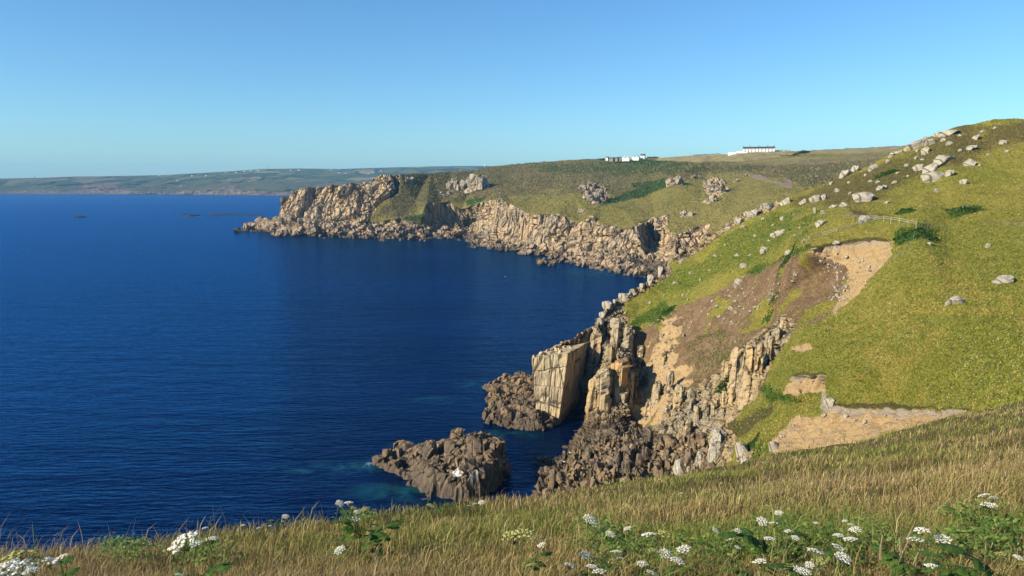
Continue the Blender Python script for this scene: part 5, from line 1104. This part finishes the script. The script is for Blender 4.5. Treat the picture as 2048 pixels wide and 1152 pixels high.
fb = empty('broken_fence', g1, 'collapsed dark fence posts straggling down below the fence corner', 'fence')
for u, v, ut, vt in ((1829, 470, 1829, 463), (1826, 480, 1828, 470), (1821, 492, 1822, 483), (1803, 508, 1810, 499), (1786, 520, 1800, 504), (1770, 528, 1787, 514), (1768, 530, 1769, 523)):
    h_ = hit(T_hill, u, v)[0]; Y = h_.y - .1; bm = bmesh.new(); tube(bm, [Vector(at(u, v + 1, Y)) - g1, Vector(at(ut, vt, Y)) - g1], .05, .045, 5); bm_obj('post', bm, M_grey, fb)

# ------------------------------------------------------------------ buildings on the skyline
M_wall = plain('white_render', (.68, .68, .66), var=.04); M_slate = plain('slate_roof', (.055, .065, .085), var=.2); M_glass = plain('dark_window', (.05, .06, .07), rough=.2, spec=.5)
M_stone = plain('grey_stone', (.26, .24, .21)); M_bluesh = plain('blue_slate', (.06, .085, .14))
def part(name, mat, parent, *boxes):
    bm = bmesh.new()
    for b in boxes: box(bm, *b)
    return bm_obj(name, bm, mat, parent)
def gable(name, mat, parent, x0, x1, y0, y1, z0, z1, along='x', over=.3):
    bm = bmesh.new()
    if along == 'x':
        a = [(x0 - over, y0 - over, z0), (x0 - over, y1 + over, z0), (x0 - over, (y0 + y1) / 2, z1)]; b = [(x1 + over, p[1], p[2]) for p in a]
    else:
        a = [(x0 - over, y0 - over, z0), (x1 + over, y0 - over, z0), ((x0 + x1) / 2, y0 - over, z1)]; b = [(p[0], y1 + over, p[2]) for p in a]
    A = [bm.verts.new(p) for p in a]; B = [bm.verts.new(p) for p in b]
    bm.faces.new(A); bm.faces.new(B[::-1])
    for k in range(3): bm.faces.new((A[k], B[k], B[(k + 1) % 3], A[(k + 1) % 3]))
    bmesh.ops.recalc_face_normals(bm, faces=bm.faces)
    return bm_obj(name, bm, mat, parent)
Yh = 838.0; m_ = Yh / F
b0 = Vector(at(1486, 306.2, Yh)); L = 59 * m_; zh = (306.2 - 294) * m_
hs = empty('terrace_house', b0, 'long white terrace with dark slate roof and chimneys on the skyline', 'house', rz=rad(-16))
part('wall', M_wall, hs, (0, L, 0, 8, -3, zh * .70))
rf = gable('roof', M_slate, hs, 0, L, 0, 8, zh * .70, zh * 1.02)
for k, x in enumerate((.5, L * .22, L * .5, L * .78, L - .5)): part('chimney', M_stone, rf, (x - .6, x + .6, 3.4, 4.6, zh * .8, zh * 1.22))
for row, z in enumerate((zh * .12, zh * .43)):
    for k in range(9):
        x = L * (k + .6) / 9.4; o = part('door' if (row == 0 and k % 2) else 'window', M_glass, hs, (x - .45, x + .45, -.06, .04, z - (.9 if (row == 0 and k % 2) else 0), z + 1.3))
part('wing', M_wall, hs, (-7, -.05, 1, 7, -3, zh * .34)); part('yard_wall', M_wall, hs, (-16, -7.05, .5, 1.2, -3, zh * .16))
part('lean_to', M_bluesh, hs, (L + .05, L + 4.6, 1, 7, -3, zh * .42))
b1 = Vector(at(1556, 304.5, 830)); lo = empty('low_house', b1, 'low flat white outbuilding right of the white terrace', 'house', rz=rad(-8))
part('wall', M_wall, lo, (0, 13, 0, 5, -3, 2.0)); part('roof', M_slate, lo, (-.2, 13.2, -.2, 5.2, 2.003, 2.35)); part('window', M_glass, lo, (3, 4.2, -.05, .05, .6, 1.5)); part('window', M_glass, lo, (8, 9.2, -.05, .05, .6, 1.5))
Yc = 1010.0; mc = Yc / F
def twin(u0, vb, wpx, hpx, label, Y=Yc, lean=True):
    m = Y / F; hpx *= .85; o = empty('cottage', Vector(at(u0, vb, Y)), label, 'cottage', rz=rad(-20)); W = wpx * m; Hh = hpx * m
    for k in (0, 1):
        x0 = k * W * .5
        part('wall', M_wall, o, (x0 + .01, x0 + W * .5 - .01, 0, 7, -3, Hh * .42))
        bm = bmesh.new(); v_ = [bm.verts.new(p) for p in ((x0 + .01, 0, Hh * .42), (x0 + W * .5 - .01, 0, Hh * .42), (x0 + W * .25, 0, Hh * .95))]; bm.faces.new(v_); bm_obj('gable', bm, M_wall, o)
        rf = gable('roof', M_slate, o, x0 + .25, x0 + W * .5 - .25, .3, 7, Hh * .42, Hh, 'y', .25)
        part('chimney', M_stone if lean else M_wall, rf, (x0 + W * .25 - .5, x0 + W * .25 + .5, 4, 5, Hh * .8, Hh * 1.35))
        part('window', M_glass, o, (x0 + W * .25 - .4, x0 + W * .25 + .4, -.06, .04, Hh * .25, Hh * .48))
    return o
twin(1244, 318, 14.5, 5.4, 'left pair of white gabled cottages with pale chimneys', lean=False); twin(1264, 316.6, 13.5, 5.6, 'right pair of white gabled cottages with dark chimneys')
for u, vb, wpx, hpx, wm, lab in ((1281, 315, 8, 7, M_wall, 'tall narrow cottage at the right end of the hamlet'), (1211, 317, 5, 3.6, M_wall, 'tiny white cottage at the left end of the hamlet'), (1217, 318.5, 9, 3.6, M_stone, 'grey stone cottage beside the tiny white one'), (1227, 318.5, 8, 4, M_stone, 'grey stone barn with a dark roof in the middle of the hamlet'), (1236, 318, 5, 4, M_stone, 'small grey shed next to the left white pair')):
    o = empty('cottage', Vector(at(u, vb, Yc + 6)), lab, 'cottage', rz=rad(-20)); W, Hh = wpx * mc, hpx * mc
    part('wall', wm, o, (0, W, 0, 6, -3, Hh * .55)); rf = gable('roof', M_slate, o, 0, W, 0, 6, Hh * .55, Hh); part('chimney', M_stone, rf, (W - .9, W - .1, 2.6, 3.4, Hh * .7, Hh * 1.4)); part('window', M_glass, o, (W * .4, W * .4 + .8, -.05, .05, Hh * .15, Hh * .38))
# hedges and trees on the plateau
def hedge(u0, v0, u1, v1, Y0, Y1, hpx, label, name='hedge', cat='hedge', seed=0, n=700, col=(.030, .050, .020)):
    a, b = Vector(at(u0, v0, Y0)), Vector(at(u1, v1, Y1)); c = (a + b) / 2; d_ = b - a
    r = np.random.default_rng(900 + seed); vs, fc, cl = [], [], []; hm = hpx * c.y / F
    for k in range(n):
        t = r.random(); hh = hm * (.55 + .45 * math.sin(t * 40 + seed) * math.sin(t * 13)) ; m = a.lerp(b, t) + Vector((r.normal() * hm * .35, r.normal() * hm * .4, r.random() * hh)); z = hm * r.uniform(.12, .3); nn = Vector(r.normal(size=3)).normalized(); t1 = nn.orthogonal().normalized(); t2 = nn.cross(t1); i = len(vs)
        vs += [m - t1 * z, m + t2 * z * .6, m + t1 * z, m - t2 * z * .6]; fc.append((i, i + 1, i + 2, i + 3)); cl += [np.array(col) * r.uniform(.7, 1.5)] * 4
    o = mesh_np(name, np.array(vs), np.array(fc), M_blade, False); col_attr(o, 'tint', np.concatenate([np.array(cl), np.ones((len(cl), 1))], 1)); return tag(o, label, cat)
hedge(1622, 302, 1810, 293, 815, 790, 2.6, 'long dark hedge along the skyline right of the white terrace', seed=1, n=1500)
hedge(1560, 312, 1640, 312, 770, 760, 3, 'broken hedge with pale stones under the windblown tree', seed=2)
hedge(1640, 312, 1790, 309, 760, 740, 2.6, 'hedge along the lower side of the pale right-hand field', seed=3, n=1300)
hedge(1585, 311, 1614, 304, 775, 800, 4, 'thick sloping hedge joining the windblown tree', seed=4)
hedge(1294, 316.5, 1316, 315.5, 1015, 1012, 3.4, 'dark rounded hedge right of the gabled cottages', seed=5, n=500)
hedge(1196, 319.5, 1212, 319, 1090, 1060, 3, 'grey-green bushes left of the hamlet', seed=6, n=400)
hedge(1385, 310.5, 1440, 308, 900, 890, 2, 'low dark hedge on the skyline left of the white terrace', seed=7, n=600)
hedge(1310, 323.5, 1405, 326, 900, 870, 1.8, 'dark hedge under the pale left-hand field', seed=8, n=900)
tr = empty('windblown_tree', Vector(at(1608, 309, 800)), 'dark windblown tree clump between the two pale fields', 'tree')
bm = bmesh.new()
for k in range(5): tube(bm, [(-3 + k * 1.6, 0, -1), (-3.2 + k * 1.7, 0, 1.2), (-2.6 + k * 1.8, .2, 2.6)], .22, .1, 5)
bm_obj('trunk', bm, plain('bark', (.10, .08, .06)), tr)
cr = leaf_bush('crown', None, None, (0, 0, 1.4), (6.2, 3, 3.0), 900, .5, (.035, .055, .022), 950); cr.parent = tr
# far coast details
for i, (u, v, a) in enumerate(((245, 352.2, 3), (255, 352.2, 2.5), (382, 352.5, 4), (353, 362, 3), (410, 352, 3.5), (470, 346, 4), (487, 343.5, 4), (500, 342.5, 3.5), (514, 342, 4), (595, 341, 5), (580, 341, 3), (676, 346, 4), (690, 347, 3), (735, 348, 4), (760, 342, 3), (660, 340, 3), (450, 345, 3), (318, 352, 2.5))):
    h_ = hit(T_far, u, v)[0]
    if not h_ or h_.y > 7000: h_ = Vector(at(u, v, 5300))
    mm = h_.y / F; o = empty('far_house', h_, 'tiny white house on the hazy far coast', 'house', 'houses on the far coast'); W = a * mm * .8
    part('wall', M_wall, o, (0, W, 0, 8, -4, 5.5)); gable('roof', M_slate, o, 0, W, 0, 8, 5.5, 9)
def mast(u, v, hpx, r0, Y, label, cat, name, mat):
    bm = bmesh.new(); a = Vector(at(u, v + 1, Y)); tube(bm, [a, a + Vector((0, 0, (hpx + 1) * Y / F))], r0, r0 * .6, 6); return tag(bm_obj(name, bm, mat), label, cat)
mast(538, 338, 8, 1.6, 5700, 'thin radio mast on the far skyline', 'mast', 'radio_mast', M_grey)
mast(70, 356, 5, 2.8, 4800, 'stubby mine chimney on the far left skyline', 'chimney', 'mine_chimney', M_grey)
mast(1380, 311, 6, .25, 905, 'thin pole on the skyline left of the white terrace', 'pole', 'utility_pole', M_grey)
mast(1475, 306, 4, .2, 842, 'short pole just left of the white terrace', 'pole', 'utility_pole', M_grey)
mast(969, 332.5, 5, .5, 1130, 'pale marker pole on the headland skyline', 'pole', 'utility_pole', M_wall)

# gulls: white body, grey wings folded, resting
def gull(p, s, label, rz):
    o = empty('gull', p, label, 'bird', 'gulls around the near shore', rz)
    bm = bmesh.new(); pr = [(-.26, .02, .10), (-.16, .06, .11), (-.02, .10, .11), (.12, .09, .13), (.18, .055, .19), (.22, .055, .235), (.265, .035, .235), (.29, .008, .225)]; rings = []
    for x, r, z in pr: rings.append([bm.verts.new((x * s, r * math.cos(a) * s, (z + r * math.sin(a)) * s)) for a in [k * math.pi / 4 for k in range(8)]])
    for A, B in zip(rings, rings[1:]):
        for k in range(8): bm.faces.new((A[k], A[(k + 1) % 8], B[(k + 1) % 8], B[k]))
    bm.faces.new(rings[0][::-1]); bm.faces.new(rings[-1]); bm_obj('body', bm, M_wall, o, True)
    for sd in (-1, 1):
        bm = bmesh.new(); v_ = [bm.verts.new((x * s, sd * y * s, z * s)) for x, y, z in ((.12, .085, .17), (.0, .108, .15), (-.34, .03, .13), (-.1, .07, .20))]; bm.faces.new(v_); bm_obj('wing', bm, M_stone, o)
for u, v, lab in ((1140, 911, 'white gull perched on the upper shore rocks'), (1128, 929, 'white gull perched lower on the shore rocks')):
    h_ = hit(T_hill, u, v)[0]; gull(h_ + Vector((0, -.6, .7)), 1.2, lab, rad(160))
gull(Vector(at(1010, 554, float(y_at_z(1010, 554, 0)))), 1.6, 'white gull floating on the bay', rad(30))

# foam where the swell meets the islet
def foam():
    r = np.random.default_rng(66); vs, fc = [], []
    for u0, v0, ru, rv, n in ((740, 928, 12, 4, 60), (815, 908, 14, 4, 70), (830, 905, 8, 2, 30), (975, 846, 5, 2, 16), (942, 494, 10, 1, 16), (375, 432.3, 16, .5, 14), (470, 431.3, 40, .4, 14), (1005, 960, 6, 3, 20), (850, 998, 10, 1, 14)):
        for k in range(n):
            u, v = u0 + r.normal() * ru * .5, v0 + r.normal() * rv * .5; Y = float(y_at_z(u, v, 0)); c = at(u, v, Y); s = .0008 * Y * r.uniform(.4, 1.5); i = len(vs); e = int(r.integers(5, 8))
            for g in range(e): vs.append((c[0] + s * 1.8 * math.cos(g * 6.283 / e) * r.uniform(.5, 1), c[1] + s * math.sin(g * 6.283 / e) * r.uniform(.5, 1), .03))
            for g in range(1, e - 1): fc.append((i, i + g, i + g + 1))
    return tag(mesh_np('foam', np.array(vs), np.array(fc), plain('foam', (.30, .36, .40)), False), 'thin white foam flecks around the sea rocks', 'foam', kind='stuff')
foam()

# ------------------------------------------------------------------ air
bm = bmesh.new(); box(bm, -13500, 13500, -1900, 11500, -4, 330)
hz_m = bpy.data.materials.new('haze'); hz_m.use_nodes = True; t = hz_m.node_tree; t.nodes.clear()
o_ = t.nodes.new('ShaderNodeOutputMaterial'); v_ = t.nodes.new('ShaderNodeVolumePrincipled'); v_.inputs['Color'].default_value = (.26, .60, 1.0, 1); v_.inputs['Density'].default_value = 0.000065; v_.inputs['Anisotropy'].default_value = 0.0
t.links.new(v_.outputs[0], o_.inputs['Volume'])
hz_o = bm_obj('haze', bm, hz_m); tag(hz_o, 'thin blue sea haze in the air', 'haze', kind='stuff'); hz_o.visible_shadow = True
